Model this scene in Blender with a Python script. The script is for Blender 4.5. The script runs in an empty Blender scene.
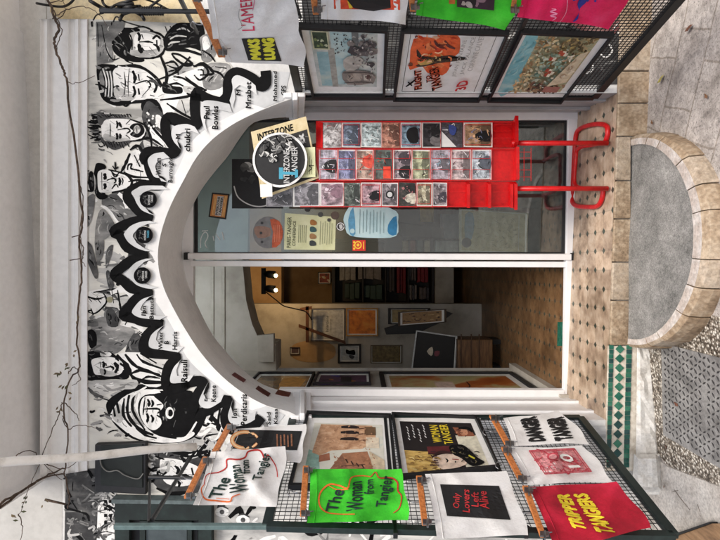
import bpy, math, random
from mathutils import Vector, Matrix
from mathutils.geometry import tessellate_polygon
random.seed(7)
S = bpy.context.scene
COL = S.collection
F, H = 541.0, 1.236           # focal length of the photo in its own pixels, eye height above the shop floor
EYE = Vector((0, 0, H))
R_ = math.radians

def lin(c):
    return tuple(((v/255)/12.92 if v/255 <= .04045 else ((v/255+.055)/1.055)**2.4) for v in c)

# ------------------------------------------------------------------ materials
MC = {}
def nodes(name):
    m = bpy.data.materials.new(name); m.use_nodes = True
    nt = m.node_tree
    return m, nt, nt.nodes['Principled BSDF']
def noise(nt, scale, detail=4, rough=.6, coord='Object', stretch=None, dist=0):
    tc = nt.nodes.new('ShaderNodeTexCoord')
    n = nt.nodes.new('ShaderNodeTexNoise')
    n.inputs['Scale'].default_value = scale; n.inputs['Detail'].default_value = detail
    n.inputs['Roughness'].default_value = rough; n.inputs['Distortion'].default_value = dist
    src = tc.outputs[coord]
    if stretch:
        mp = nt.nodes.new('ShaderNodeMapping'); mp.inputs['Scale'].default_value = stretch
        nt.links.new(src, mp.inputs['Vector']); src = mp.outputs['Vector']
    nt.links.new(src, n.inputs['Vector'])
    return n
def ramp(nt, fac, stops):
    r = nt.nodes.new('ShaderNodeValToRGB'); e = r.color_ramp.elements
    while len(e) < len(stops): e.new(.5)
    for i, (p, c) in enumerate(stops):
        e[i].position = p; e[i].color = (*c, 1)
    nt.links.new(fac, r.inputs['Fac']); return r
def bump(nt, b, fac, strength, dist=.004):
    bp = nt.nodes.new('ShaderNodeBump'); bp.inputs['Strength'].default_value = strength
    bp.inputs['Distance'].default_value = dist
    nt.links.new(fac, bp.inputs['Height']); nt.links.new(bp.outputs['Normal'], b.inputs['Normal'])
def M(c, rough=.65, var=.14, scale=24, metal=0, bmp=0, detail=5, stretch=None, spec=None):
    """plain surface of one colour (0-255) with procedural wear"""
    key = (c, rough, var, scale, metal, bmp, stretch)
    if key in MC: return MC[key]
    m, nt, b = nodes('surface_%d_%d_%d' % c)
    l = lin(c)
    n = noise(nt, scale, detail, .62, 'Object', stretch)
    lo = tuple(max(0, v*(1-var*1.6)) for v in l); hi = tuple(min(1, v*(1+var)) for v in l)
    r = ramp(nt, n.outputs['Fac'], [(.3, lo), (.55, l), (.75, hi)])
    nt.links.new(r.outputs['Color'], b.inputs['Base Color'])
    b.inputs['Roughness'].default_value = rough; b.inputs['Metallic'].default_value = metal
    if spec is not None: b.inputs['Specular IOR Level'].default_value = spec
    if bmp: bump(nt, b, n.outputs['Fac'], bmp)
    MC[key] = m; return m
def MN(name, stops, scale=12, detail=6, rough=.7, stretch=None, dist=0, bmp=0, nr=.62, bd=.004, fine=None):
    """noise driven surface with several colours"""
    if name in MC: return MC[name]
    m, nt, b = nodes(name)
    n = noise(nt, scale, detail, nr, 'Object', stretch, dist)
    r = ramp(nt, n.outputs['Fac'], [(p, lin(c)) for p, c in stops])
    out = r.outputs['Color']
    if fine:
        n2 = noise(nt, fine[0], 3, .7); r2 = ramp(nt, n2.outputs['Fac'], [(.35, (1-fine[1],)*3), (.6, (1, 1, 1))])
        mx = nt.nodes.new('ShaderNodeMix'); mx.data_type = 'RGBA'; mx.blend_type = 'MULTIPLY'; mx.inputs[0].default_value = 1
        nt.links.new(out, mx.inputs[6]); nt.links.new(r2.outputs['Color'], mx.inputs[7]); out = mx.outputs[2]
    nt.links.new(out, b.inputs['Base Color'])
    b.inputs['Roughness'].default_value = rough
    if bmp: bump(nt, b, n.outputs['Fac'], bmp, bd)
    MC[name] = m; return m

# ------------------------------------------------------------------ planes of the place
class Pl:
    def __init__(s, o, n): s.o = Vector(o); s.n = Vector(n).normalized()
    def __call__(s, px, py, d=0):
        r = Vector(((270-py)/F, 1, (360-px)/F)); o = s.o + s.n*d
        return EYE + r*((o-EYE).dot(s.n)/r.dot(s.n))
    def off(s, d): return Pl(s.o+s.n*d, s.n)
def PY(y, yaw=0): return Pl((0, y, 0), (-yaw, -1, 0))
W = PY(2.66, .08)             # painted facade
G = PY(3.20, .10)             # glazing
FL = Pl((0, 0, 0), (0, 0, 1)) # threshold and shop floor
class Alley:                  # the alley: nearly level, dropping away towards the left gate
    n = Vector((0, 0, 1))
    def __call__(s, px, py, d=0):
        r = Vector(((270-py)/F, 1, (360-px)/F)); z = -.15
        for _ in range(12): p = EYE+r*((z+d-H)/r.z); z = gz(p.x)
        return p
GR = Alley()
LD, RD = Vector((-.2, -.834, 0)).normalized(), Vector((.126, -.702, 0)).normalized()
L = Pl((-.75, 2.74, 0), (.834, -.2, 0))     # left gate leaf
R = Pl((.851, 2.66, 0), (-.702, -.126, 0))  # right gate leaf
def gz(x):
    t = min(max((.15-x)/1.2, 0), 1); return -.135-.125*t*t*(3-2*t) if x > -1.05 else -.26+.05*(x+1.05)

def Z(x0, y0, s): return lambda *p: [(x0+a/s, y0+b/s) for a, b in p]
def smooth(pts, n=4, closed=False):
    P = list(pts); out = []
    if len(P) < 3: return P
    m = len(P); rng = m if closed else m-1
    for i in range(rng):
        p0, p1, p2, p3 = (P[(i-1) % m], P[i], P[(i+1) % m], P[(i+2) % m]) if closed else (P[max(i-1, 0)], P[i], P[i+1], P[min(i+2, m-1)])
        for k in range(n):
            t = k/n
            out.append(tuple(.5*(2*b+(c-a)*t+(2*a-5*b+4*c-d)*t*t+(3*b-a-3*c+d)*t**3) for a, b, c, d in zip(p0, p1, p2, p3)))
    if not closed: out.append(tuple(P[-1]))
    return out

# ------------------------------------------------------------------ objects
def tag(o, label=None, cat=None, group=None, kind=None):
    if label: o['label'] = label
    if cat: o['category'] = cat
    if group: o['group'] = group
    if kind: o['kind'] = kind
    return o
def empty(name, loc, label=None, cat=None, group=None):
    o = bpy.data.objects.new(name, None); COL.objects.link(o); o.location = Vector(loc); o.empty_display_size = .05
    return tag(o, label, cat, group)
def wloc(o):
    v = Vector(o.location)
    while o.parent: o = o.parent; v += o.location
    return v
class MB:
    """collects real geometry of ONE object"""
    def __init__(s): s.v = []; s.f = []; s.m = []; s.ms = []
    def mi(s, m):
        if m not in s.ms: s.ms.append(m)
        return s.ms.index(m)
    def add(s, vs, fs, m):
        b = len(s.v); s.v += [Vector(v) for v in vs]; i = s.mi(m)
        for f in fs: s.f.append([b+k for k in f]); s.m.append(i)
    def hexa(s, a, b, m):     # a, b: two rings of equal length -> closed prism
        n = len(a)
        s.add(list(a)+list(b), [[i, (i+1) % n, n+(i+1) % n, n+i] for i in range(n)]+[list(range(n))[::-1], [n+i for i in range(n)]], m)
    def box(s, lo, hi, m):
        x0, y0, z0 = lo; x1, y1, z1 = hi
        s.hexa([(x0, y0, z0), (x1, y0, z0), (x1, y1, z0), (x0, y1, z0)], [(x0, y0, z1), (x1, y0, z1), (x1, y1, z1), (x0, y1, z1)], m)
    def slab(s, pl, quad, d0, d1, m):   # prism standing on a plane
        s.hexa([pl(*p, d0) for p in quad], [pl(*p, d0) + pl.n*(d1-d0) for p in quad], m)
    def ring(s, pl, outer, inner, d0, d1, m):
        n = len(outer)
        A = [pl(*p, d0) for p in outer]; B = [pl(*p, d0) for p in inner]
        C = [v+pl.n*(d1-d0) for v in A]; D = [v+pl.n*(d1-d0) for v in B]
        fs = []
        for i in range(n):
            j = (i+1) % n
            fs += [[2*n+i, 2*n+j, 3*n+j, 3*n+i], [i, j, 2*n+j, 2*n+i], [n+i, n+j, 3*n+j, 3*n+i], [i, j, n+j, n+i]]
        s.add(A+B+C+D, fs, m)
    def tube(s, path, r, m, n=8, cap=True):
        P = [Vector(p) for p in path]; rs = r if isinstance(r, (list, tuple)) else [r]*len(P)
        vs = []; fs = []; up = None
        for i, p in enumerate(P):
            t = (P[min(i+1, len(P)-1)]-P[max(i-1, 0)]).normalized()
            if up is None:
                up = t.orthogonal().normalized()
            up = (up - t*up.dot(t)); up = up.normalized() if up.length > 1e-6 else t.orthogonal().normalized()
            w = t.cross(up)
            vs += [p+(up*math.cos(k*2*math.pi/n)+w*math.sin(k*2*math.pi/n))*rs[i] for k in range(n)]
        for i in range(len(P)-1):
            fs += [[i*n+k, i*n+(k+1) % n, (i+1)*n+(k+1) % n, (i+1)*n+k] for k in range(n)]
        if cap: fs += [list(range(n))[::-1], [(len(P)-1)*n+k for k in range(n)]]
        s.add(vs, fs, m)
    def grid(s, fn, nu, nv, m):
        vs = [fn(i/nu, j/nv) for j in range(nv+1) for i in range(nu+1)]
        s.add(vs, [[j*(nu+1)+i, j*(nu+1)+i+1, (j+1)*(nu+1)+i+1, (j+1)*(nu+1)+i] for j in range(nv) for i in range(nu)], m)
    def ball(s, c, r, m, n=8, sc=(1, 1, 1)):
        vs = []; fs = []
        for i in range(n+1):
            a = math.pi*i/n
            for k in range(2*n):
                b = math.pi*k/n
                vs.append((c[0]+r*sc[0]*math.sin(a)*math.cos(b), c[1]+r*sc[1]*math.sin(a)*math.sin(b), c[2]+r*sc[2]*math.cos(a)))
        for i in range(n):
            fs += [[i*2*n+k, i*2*n+(k+1) % (2*n), (i+1)*2*n+(k+1) % (2*n), (i+1)*2*n+k] for k in range(2*n)]
        s.add(vs, fs, m)
    def build(s, name, parent=None, label=None, cat=None, group=None, kind=None, sm=False, bevel=0, base=True):
        if not s.v: return None
        lo = Vector([min(v[i] for v in s.v) for i in range(3)]); hi = Vector([max(v[i] for v in s.v) for i in range(3)])
        c = (lo+hi)/2; c.z = lo.z if base else c.z
        me = bpy.data.meshes.new(name); me.from_pydata([v-c for v in s.v], [], s.f)
        for m in s.ms: me.materials.append(m)
        me.polygons.foreach_set('material_index', s.m)
        if sm: me.polygons.foreach_set('use_smooth', [True]*len(s.f))
        me.update(); me.validate()
        o = bpy.data.objects.new(name, me); COL.objects.link(o)
        o.location = c
        if parent:
            o.parent = parent; o.location = c - wloc(parent)
        if bevel:
            bv = o.modifiers.new('bevel', 'BEVEL'); bv.width = bevel; bv.segments = 2; bv.limit_method = 'ANGLE'
        return tag(o, label, cat, group, kind)

# lettering
FC = {}
def glyphs(txt, bold=0.0, shear=0.0, space=1.0, line=1.0):
    k = (txt, bold, shear, space, line)
    if k in FC: return FC[k]
    c = bpy.data.curves.new('lettering', 'FONT'); c.body = txt; c.shear = shear; c.space_character = space
    c.space_line = line; c.resolution_u = 2
    o = bpy.data.objects.new('lettering', c); COL.objects.link(o)
    dg = bpy.context.evaluated_depsgraph_get(); dg.update()
    me = bpy.data.meshes.new_from_object(o.evaluated_get(dg))
    vs = [(v.co.x, v.co.y) for v in me.vertices]; fs = [list(p.vertices) for p in me.polygons]
    bpy.data.objects.remove(o); bpy.data.curves.remove(c); bpy.data.meshes.remove(me)
    lay = [0]*len(vs)
    if bold:      # heavier strokes: copies of the letters, each a hair above the last
        v0, f0, n0 = list(vs), list(fs), len(vs)
        for k, (dx, dy) in enumerate(((bold, 0), (-bold, 0), (0, bold), (0, -bold), (bold*.7, bold*.7), (-bold*.7, -bold*.7))):
            vs += [(x+dx, y+dy) for x, y in v0]; fs += [[i+n0*(k+1) for i in f] for f in f0]; lay += [k+1]*n0
    x0, x1 = min(v[0] for v in vs), max(v[0] for v in vs); y0, y1 = min(v[1] for v in vs), max(v[1] for v in vs)
    vs = [((x-x0)/(x1-x0), (y-y0)/(y1-y0)) for x, y in vs]
    FC[(txt, bold, shear, space, line)] = (vs, fs, lay); return vs, fs, lay

class Draw(MB):
    """paint, print and lettering lying on a surface proj(px,py,d); each next item a hair above the last"""
    def __init__(s, proj, base=.0012, step=.00022): MB.__init__(s); s.proj = proj; s.d = base; s.step = step
    def poly(s, pts, m, sm=0):
        pts = smooth(pts, sm, True) if sm else list(pts)
        tri = tessellate_polygon([[Vector((x, y, 0)) for x, y in pts]])
        s.add([s.proj(x, y, s.d) for x, y in pts], [list(t) for t in tri], m); s.d += s.step; return s
    def patch(s, q, m, n=8, k=None):   # q: four corners, gridded so that it follows cloth
        k = k or n
        def fn(u, v):
            a = [(q[0][i]*(1-u)+q[1][i]*u)*(1-v)+(q[3][i]*(1-u)+q[2][i]*u)*v for i in (0, 1)]
            return s.proj(a[0], a[1], s.d)
        s.grid(fn, n, k, m); s.d += s.step; return s
    def stroke(s, pts, w, m, sm=4, taper=True):
        P = smooth(pts, sm) if sm else list(pts); n = len(P); vs = []
        for i, (x, y) in enumerate(P):
            a = P[max(i-1, 0)]; b = P[min(i+1, n-1)]; dx, dy = b[0]-a[0], b[1]-a[1]; l = math.hypot(dx, dy) or 1
            j_ = 1+random.uniform(-.28, .28)*getattr(s, 'rough', 0); k = w[0]+(w[1]-w[0])*i/(n-1) if isinstance(w, tuple) else w*(1 if not taper else .45+.55*math.sin(math.pi*min(max(i/(n-1), .08), .92)))
            k *= j_
            vs += [s.proj(x-dy/l*k/2, y+dx/l*k/2, s.d), s.proj(x+dy/l*k/2, y-dx/l*k/2, s.d)]
        s.add(vs, [[2*i, 2*i+1, 2*i+3, 2*i+2] for i in range(n-1)], m); s.d += s.step; return s
    def disc(s, c, rx, m, ry=None, n=18, rot=0):
        ry = ry or rx; ca, sa = math.cos(rot), math.sin(rot)
        return s.poly([(c[0]+rx*math.cos(t)*ca-ry*math.sin(t)*sa, c[1]+rx*math.cos(t)*sa+ry*math.sin(t)*ca) for t in [2*math.pi*i/n for i in range(n)]], m)
    def text(s, t, tl, bl, br, tr, m, **k):
        vs, fs, lay = glyphs(t, **k)
        def q(u, v, e):
            a = [(bl[i]*(1-u)+br[i]*u)*(1-v)+(tl[i]*(1-u)+tr[i]*u)*v for i in (0, 1)]
            return s.proj(a[0], a[1], s.d+e*.00006)
        s.add([q(u, v, e) for (u, v), e in zip(vs, lay)], fs, m); s.d += max(s.step, .0005 if max(lay) else 0); return s
    def textr(s, t, x0, x1, y0, y1, m, **k):  # reads from y1 up to y0, letter tops toward x0
        return s.text(t, (x0, y1), (x1, y1), (x1, y0), (x0, y0), m, **k)

BLK = M((22, 22, 24), .6, .3, 40); INK = M((11, 11, 12), .85, .5, 30, spec=.2)
WHT = M((232, 231, 228), .7, .05, 12); 
# ------------------------------------------------------------------ world, sun, camera
w = bpy.data.worlds.new('World'); S.world = w; w.use_nodes = True
wn = w.node_tree; bg = wn.nodes['Background']
sky = wn.nodes.new('ShaderNodeTexSky'); sky.sky_type = 'NISHITA'; sky.sun_disc = False
SUN_EL, SUN_ROT = R_(54), R_(163)
sky.sun_elevation = SUN_EL; sky.sun_rotation = SUN_ROT; sky.dust_density = 4; sky.air_density = 1.0; sky.ozone_density = .6
wn.links.new(sky.outputs['Color'], bg.inputs['Color']); bg.inputs['Strength'].default_value = .19
sl = bpy.data.lights.new('sun', 'SUN'); sl.energy = 2.3; sl.angle = R_(30); sl.color = (1, .98, .945)
so = bpy.data.objects.new('sun', sl); COL.objects.link(so)
sd = Vector((math.sin(SUN_ROT)*math.cos(SUN_EL), math.cos(SUN_ROT)*math.cos(SUN_EL), math.sin(SUN_EL)))
so.rotation_euler = sd.to_track_quat('Z', 'Y').to_euler(); so.location = (0, -3, 6)
cd = bpy.data.cameras.new('camera'); cam = bpy.data.objects.new('camera', cd); COL.objects.link(cam); S.camera = cam
cd.sensor_width = 36; cd.lens = 36*F/720; cd.clip_start = .05; cd.clip_end = 200
cam.matrix_world = Matrix(((0, 1, 0, 0), (0, 0, -1, 0), (-1, 0, 0, H), (0, 0, 0, 1)))  # phone held on its side
S.view_settings.view_transform = 'Standard'; S.view_settings.look = 'None'; S.view_settings.exposure = 0

# ------------------------------------------------------------------ special materials
def tile_mat(name, base, pitch, dot, rot=0, wear=.5):
    m, nt, b = nodes(name)
    g = nt.nodes.new('ShaderNodeNewGeometry'); mp = nt.nodes.new('ShaderNodeMapping')
    mp.inputs['Scale'].default_value = (1/pitch,)*3; mp.inputs['Rotation'].default_value = (0, 0, rot)
    nt.links.new(g.outputs['Position'], mp.inputs['Vector'])
    sx = nt.nodes.new('ShaderNodeSeparateXYZ'); nt.links.new(mp.outputs['Vector'], sx.inputs['Vector'])
    def mt(op, a, c=None, cl=False):
        n = nt.nodes.new('ShaderNodeMath'); n.operation = op; n.use_clamp = cl
        for i, v in enumerate((a, c)):
            if v is None: continue
            if isinstance(v, (int, float)): n.inputs[i].default_value = v
            else: nt.links.new(v, n.inputs[i])
        return n.outputs[0]
    fu = mt('ABSOLUTE', mt('SUBTRACT', mt('FRACT', sx.outputs[0]), .5)); fv = mt('ABSOLUTE', mt('SUBTRACT', mt('FRACT', sx.outputs[1]), .5))
    sm_ = mt('ADD', fu, fv)                                 # 1 at the lattice corners
    nz = noise(nt, 60, 3); 
    isdot = mt('MULTIPLY', mt('GREATER_THAN', sm_, 1-dot), mt('GREATER_THAN', nz.outputs['Fac'], .33))
    isj = mt('MULTIPLY', mt('LESS_THAN', mt('ABSOLUTE', mt('SUBTRACT', sm_, 1-dot)), .03), 1.0)
    ed = mt('GREATER_THAN', mt('MAXIMUM', fu, fv), .483)
    joint = mt('MAXIMUM', isj, ed)
    n1 = noise(nt, 9, 7, .7); r1 = ramp(nt, n1.outputs['Fac'], [(.3, lin(base[0])), (.5, lin(base[1])), (.68, lin(base[2]))])
    # each tile a little different
    wn_ = nt.nodes.new('ShaderNodeTexWhiteNoise'); fl = nt.nodes.new('ShaderNodeVectorMath'); fl.operation = 'FLOOR'
    nt.links.new(mp.outputs['Vector'], fl.inputs[0]); nt.links.new(fl.outputs[0], wn_.inputs['Vector'])
    r4 = ramp(nt, wn_.outputs['Value'], [(0, (.74, .72, .70)), (1, (1.08, 1.05, 1.0))])
    mx0 = nt.nodes.new('ShaderNodeMix'); mx0.data_type = 'RGBA'; mx0.blend_type = 'MULTIPLY'; mx0.inputs[0].default_value = .8
    nt.links.new(r1.outputs['Color'], mx0.inputs[6]); nt.links.new(r4.outputs['Color'], mx0.inputs[7])
    n2 = noise(nt, 25, 3); r2 = ramp(nt, n2.outputs['Fac'], [(.45, lin((24, 40, 36))), (.6, lin((28, 66, 56))), (.7, lin((60, 52, 46)))])
    mx = nt.nodes.new('ShaderNodeMix'); mx.data_type = 'RGBA'
    nt.links.new(isdot, mx.inputs[0]); nt.links.new(mx0.outputs[2], mx.inputs[6]); nt.links.new(r2.outputs['Color'], mx.inputs[7])
    mj = nt.nodes.new('ShaderNodeMix'); mj.data_type = 'RGBA'; mj.inputs[7].default_value = (*lin((132, 118, 100)), 1)
    nt.links.new(mt('MULTIPLY', joint, .35), mj.inputs[0]); nt.links.new(mx.outputs[2], mj.inputs[6])
    n3 = noise(nt, 2.2, 6, .7); r3 = ramp(nt, n3.outputs['Fac'], [(.36, (wear, wear*.96, wear*.9)), (.56, (1, 1, 1))])
    md = nt.nodes.new('ShaderNodeMix'); md.data_type = 'RGBA'; md.blend_type = 'MULTIPLY'; md.inputs[0].default_value = 1
    nt.links.new(mj.outputs[2], md.inputs[6]); nt.links.new(r3.outputs['Color'], md.inputs[7])
    nt.links.new(md.outputs[2], b.inputs['Base Color']); b.inputs['Roughness'].default_value = .42
    bump(nt, b, n1.outputs['Fac'], .25, .003)
    return m
FLOOR = tile_mat('octagon_floor_tiles', ((140, 116, 98), (190, 168, 146), (212, 196, 178)), .098, .17)

def slab_mat(name):
    m, nt, b = nodes(name)
    g = nt.nodes.new('ShaderNodeNewGeometry'); mp = nt.nodes.new('ShaderNodeMapping'); mp.inputs['Rotation'].default_value = (0, 0, R_(24))
    n0 = noise(nt, 3, 3, .6, 'Object'); 
    va = nt.nodes.new('ShaderNodeMix'); va.data_type = 'RGBA'; va.blend_type = 'LINEAR_LIGHT'; va.inputs[0].default_value = .022
    nt.links.new(g.outputs['Position'], va.inputs[6]); nt.links.new(n0.outputs['Color'], va.inputs[7]); nt.links.new(va.outputs[2], mp.inputs['Vector'])
    br = nt.nodes.new('ShaderNodeTexBrick'); br.inputs['Scale'].default_value = 1; br.inputs['Brick Width'].default_value = .31; br.inputs['Row Height'].default_value = .21
    br.inputs['Mortar Size'].default_value = .006; br.inputs['Mortar Smooth'].default_value = .6; br.offset = .37
    br.inputs['Color1'].default_value = (*lin((196, 188, 181)), 1); br.inputs['Color2'].default_value = (*lin((182, 174, 167)), 1); br.inputs['Mortar'].default_value = (*lin((156, 146, 136)), 1)
    nt.links.new(mp.outputs['Vector'], br.inputs['Vector'])
    cur = br.outputs['Color']
    for sc, stops in ((130, [(.34, (.36,)*3), (.47, (.93,)*3), (.66, (1.0,)*3), (.74, (1.2,)*3)]), (38, [(.3, (.62,)*3), (.55, (1,)*3)]), (5, [(.33, (.62, .61, .60)), (.5, (.9,)*3), (.64, (1.1,)*3)]), (14, [(.36, (.72, .71, .7)), (.55, (1.04,)*3)])):
        n = noise(nt, sc, 5, .7); r = ramp(nt, n.outputs['Fac'], stops)
        mx = nt.nodes.new('ShaderNodeMix'); mx.data_type = 'RGBA'; mx.blend_type = 'MULTIPLY'; mx.inputs[0].default_value = 1
        nt.links.new(cur, mx.inputs[6]); nt.links.new(r.outputs['Color'], mx.inputs[7]); cur = mx.outputs[2]
        if sc == 38: bump(nt, b, n.outputs['Fac'], .5, .006)
    nt.links.new(cur, b.inputs['Base Color']); b.inputs['Roughness'].default_value = .85
    return m
PAVE = slab_mat('worn_pavement_slabs')
def pebble_mat(name):
    m, nt, b = nodes(name)
    tc = nt.nodes.new('ShaderNodeTexCoord'); v = nt.nodes.new('ShaderNodeTexVoronoi'); v.inputs['Scale'].default_value = 85
    nt.links.new(tc.outputs['Object'], v.inputs['Vector'])
    bw = nt.nodes.new('ShaderNodeRGBToBW'); nt.links.new(v.outputs['Color'], bw.inputs['Color'])
    r = ramp(nt, bw.outputs['Val'], [(.2, lin((104, 92, 80))), (.45, lin((186, 175, 160))), (.7, lin((226, 220, 208)))])
    r2 = ramp(nt, v.outputs['Distance'], [(.25, (1, 1, 1)), (.62, (.22, .2, .18))])
    mx = nt.nodes.new('ShaderNodeMix'); mx.data_type = 'RGBA'; mx.blend_type = 'MULTIPLY'; mx.inputs[0].default_value = 1
    nt.links.new(r.outputs['Color'], mx.inputs[6]); nt.links.new(r2.outputs['Color'], mx.inputs[7])
    nt.links.new(mx.outputs[2], b.inputs['Base Color']); b.inputs['Roughness'].default_value = .35
    bp = nt.nodes.new('ShaderNodeBump'); bp.invert = True; bp.inputs['Strength'].default_value = .8; bp.inputs['Distance'].default_value = .006
    nt.links.new(v.outputs['Distance'], bp.inputs['Height']); nt.links.new(bp.outputs['Normal'], b.inputs['Normal'])
    return m
PEBBLE = pebble_mat('washed_pebble_concrete')
PLASTER = MN('painted_plaster', [(.3, (196, 194, 188)), (.48, (222, 221, 217)), (.7, (232, 232, 229))], 3.2, 8, .75, bmp=.12, fine=(45, .10))
SOFFIT = MN('soffit_plaster', [(.28, (234, 234, 233)), (.5, (244, 244, 243)), (.72, (247, 247, 246))], 2.3, 7, .8, bmp=.1, fine=(30, .06))
REVEAL = MN('reveal_plaster', [(.3, (230, 230, 229)), (.5, (242, 242, 240)), (.7, (246, 246, 244))], 4, 7, .6, bmp=.1, fine=(40, .07))
CREAM = MN('cream_plaster', [(.3, (196, 172, 128)), (.5, (236, 216, 172)), (.7, (243, 229, 193))], 5, 7, .8, bmp=.15, fine=(50, .2))
CONC = MN('worn_cement', [(.3, (74, 73, 70)), (.45, (128, 127, 123)), (.56, (150, 148, 144)), (.72, (188, 186, 180))], 5, 10, .9, bmp=.8, nr=.8, fine=(160, .42))
STONE = MN('edging_stone', [(.3, (104, 82, 60)), (.48, (160, 138, 112)), (.6, (190, 172, 148)), (.72, (140, 116, 90))], 9, 8, .6, bmp=.45, nr=.7, fine=(70, .3))
STONE2 = MN('edging_marble', [(.3, (158, 140, 120)), (.5, (204, 192, 178)), (.7, (222, 214, 204))], 8, 8, .5, bmp=.4, nr=.7, fine=(70, .25))
STONE3 = MN('riser_marble', [(.3, (112, 92, 74)), (.45, (172, 154, 132)), (.6, (196, 180, 160)), (.72, (150, 128, 106))], 11, 8, .55, bmp=.5, nr=.72, fine=(60, .35))
PLINTH = MN('whitewashed_plinth', [(.3, (168, 162, 152)), (.45, (212, 208, 200)), (.65, (228, 226, 220))], 10, 8, .8, bmp=.5, nr=.7, fine=(60, .22))
ALU = M((240, 240, 240), .35, .04, 9)
JAMB_SHADE = MN('shaded_jamb', [(.3, (150, 150, 150)), (.5, (172, 172, 172)), (.7, (184, 184, 184))], 5, 6, .55, fine=(50, .06))  # right jamb only: its shade is put into this darker grey

# ------------------------------------------------------------------ ground
b = MB(); n = 140
def gfn(u, v):
    x = 30*(2*u-1)**3*.93+2.1*(2*u-1); y = 2.9-4*(1-v)-46*(1-v)**3; return (x, y, gz(x))
b.grid(gfn, n, n, PAVE); b.build('ground', kind='structure', base=False)
d = Draw(lambda x, y, d_: GR(x, y, d_), .004)
d.poly([(646, 300), (740, 322), (800, 400), (800, 520), (700, 478), (668, 466), (656, 452), (650, 420)], PEBBLE); d.build('pebble_pavement', kind='structure', base=False)
d = Draw(lambda x, y, d_: GR(x, y, d_), .004)
CEM = MN('pale_cement', [(.3, (158, 150, 140)), (.5, (198, 192, 184)), (.7, (216, 212, 204))], 7, 9, .8, bmp=.4, nr=.74, fine=(80, .35))
d.poly([(650, 452), (668, 467), (700, 479), (800, 520), (800, 640), (640, 640), (640, 470)], CEM)
DKJ = M((120, 110, 100), .9, .4, 40)
for p in ([(664, 470), (676, 492), (690, 510)], [(690, 477), (694, 494), (700, 512)], [(672, 492), (690, 488), (712, 492)]): d.stroke(p, 1.0, DKJ)
d.build('side_pavement', kind='structure', base=False)
# floor of doorway and shop
b = MB(); zz = .0
b.add([(1.9, 2.66-.08*1.9-.001, 0), (-1.6, 2.66+.08*1.6-.001, 0), (-1.6, 3.2+.16+.0, 0), (1.9, 3.2-.19, 0)], [[0, 1, 2, 3]], FLOOR); b.build('doorway_floor', kind='structure', base=False)
FLOOR_SHADE = tile_mat('shaded_floor_tiles', ((92, 66, 44), (126, 96, 66), (148, 116, 82)), .098, .17)  # doorway tiles again in darker browns, indoor shade put into the colour
b = MB(); b.add([(1.9, 3.2-.19, 0), (-1.6, 3.36, 0), (-1.6, 9, 0), (3.2, 9, 0), (3.2, 2.4, 0), (1.9, 2.4, 0)], [[0, 1, 2, 3, 4, 5]], FLOOR_SHADE); b.build('shop_floor', kind='structure', base=False)

# drain cover
dc = empty('drain_cover', GR(690, 405), 'steel chequer-plate drain cover set in the pebble pavement beside the round step', 'drain cover')
PLATE = MN('worn_steel', [(.3, (96, 94, 92)), (.5, (134, 132, 130)), (.7, (160, 158, 155))], 14, 7, .48, bmp=.2, fine=(90, .3))
b = MB(); q = [(663, 343), (742, 363), (742, 480), (665, 435)]
b.slab(GR, q, .003, .012, PLATE); b.build('plate', dc)
d = Draw(lambda x, y, d_: GR(x, y, d_), .0125, .00002); DK = M((52, 50, 50), .6, .3, 60)
pts = [GR(*p, .0125) for p in q]
e1 = (pts[3]-pts[0]); e2 = (pts[1]-pts[0])
ax = e1.normalized(); ay = (e2-ax*e2.dot(ax)).normalized(); k = 0
b = MB()
def inq(P):
    # inside the plate
    r = True
    for i in range(4):
        a, c = pts[i], pts[(i+1) % 4]
        if (c-a).cross(P-a).dot((pts[1]-pts[0]).cross(pts[3]-pts[0])) < .0012: r = False
    return r
for i in range(-4, 30):
    for j in range(-12, 30):
        P = pts[0]+ax*(i*.028+.014)+ay*(j*.028+.014)
        if not inq(P): continue
        # the band that carries the lettering stays clear
        t = R_(45 if (i+j) % 2 else -45)
        u_ = ax*math.cos(t)+ay*math.sin(t); v_ = ax*-math.sin(t)+ay*math.cos(t); nn = GR.n
        if .095 < (P-GR(707, 405)).length or abs((P-GR(707, 405)).dot(ay)) > .02:
            b.hexa([P+u_*.0125, P+v_*.0045, P-u_*.0125, P-v_*.0045], [P+u_*.010+nn*.003, P+v_*.003+nn*.003, P-u_*.010+nn*.003, P-v_*.003+nn*.003], DK)
b.build('tread_pattern', dc)
d.text('AMENDIS', (712, 381), (704, 381), (704, 433), (712, 433), DK, bold=.01); d.build('lettering', dc)

# ------------------------------------------------------------------ doorstep with riser, zellige band and plinth
ds = empty('doorstep', W(640, 260), 'worn stone doorstep with green zellige tile band left of the round step', 'doorstep')
b = MB()
b.slab(W, [(609, -60), (607, 600), (760, 600), (760, -60)], -.10, .0005, CEM); b.build('base', ds)
ys = [-150, -60, -10, 38, 72, 104, 137, 181, 219, 262, 300, 345]
for i, (y0, y1) in enumerate(zip(ys, ys[1:])):
    b = MB(); xt = 616-.032*(y0-100); xt2 = 616-.032*(y1-100)
    bot = 660 if y0 < 130 else 629
    b.slab(W, [(xt+.3, y0+.5), (xt2+.3, y1-.5), (bot, y1-.5), (bot, y0+.5)], 0.002, .022, [STONE, STONE3][i % 3 == 0]); b.build('riser_stone', ds, bevel=.005)
TG = [MN('green_glaze%d' % i, [(.3, c), (.6, tuple(min(255, v+26) for v in c))], 30, 4, .25) for i, c in enumerate([(14, 62, 52), (20, 80, 62), (16, 50, 48), (34, 92, 70)])]
GROUT = MN('pale_grout', [(.35, (176, 164, 146)), (.6, (216, 208, 192))], 30, 6, .8)
b = MB(); b.slab(W, [(607.6, 345.6), (604.8, 470), (637, 470), (637, 345.6)], .002, .012, GROUT); b.build('grout_bed', ds)
b = MB()
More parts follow.
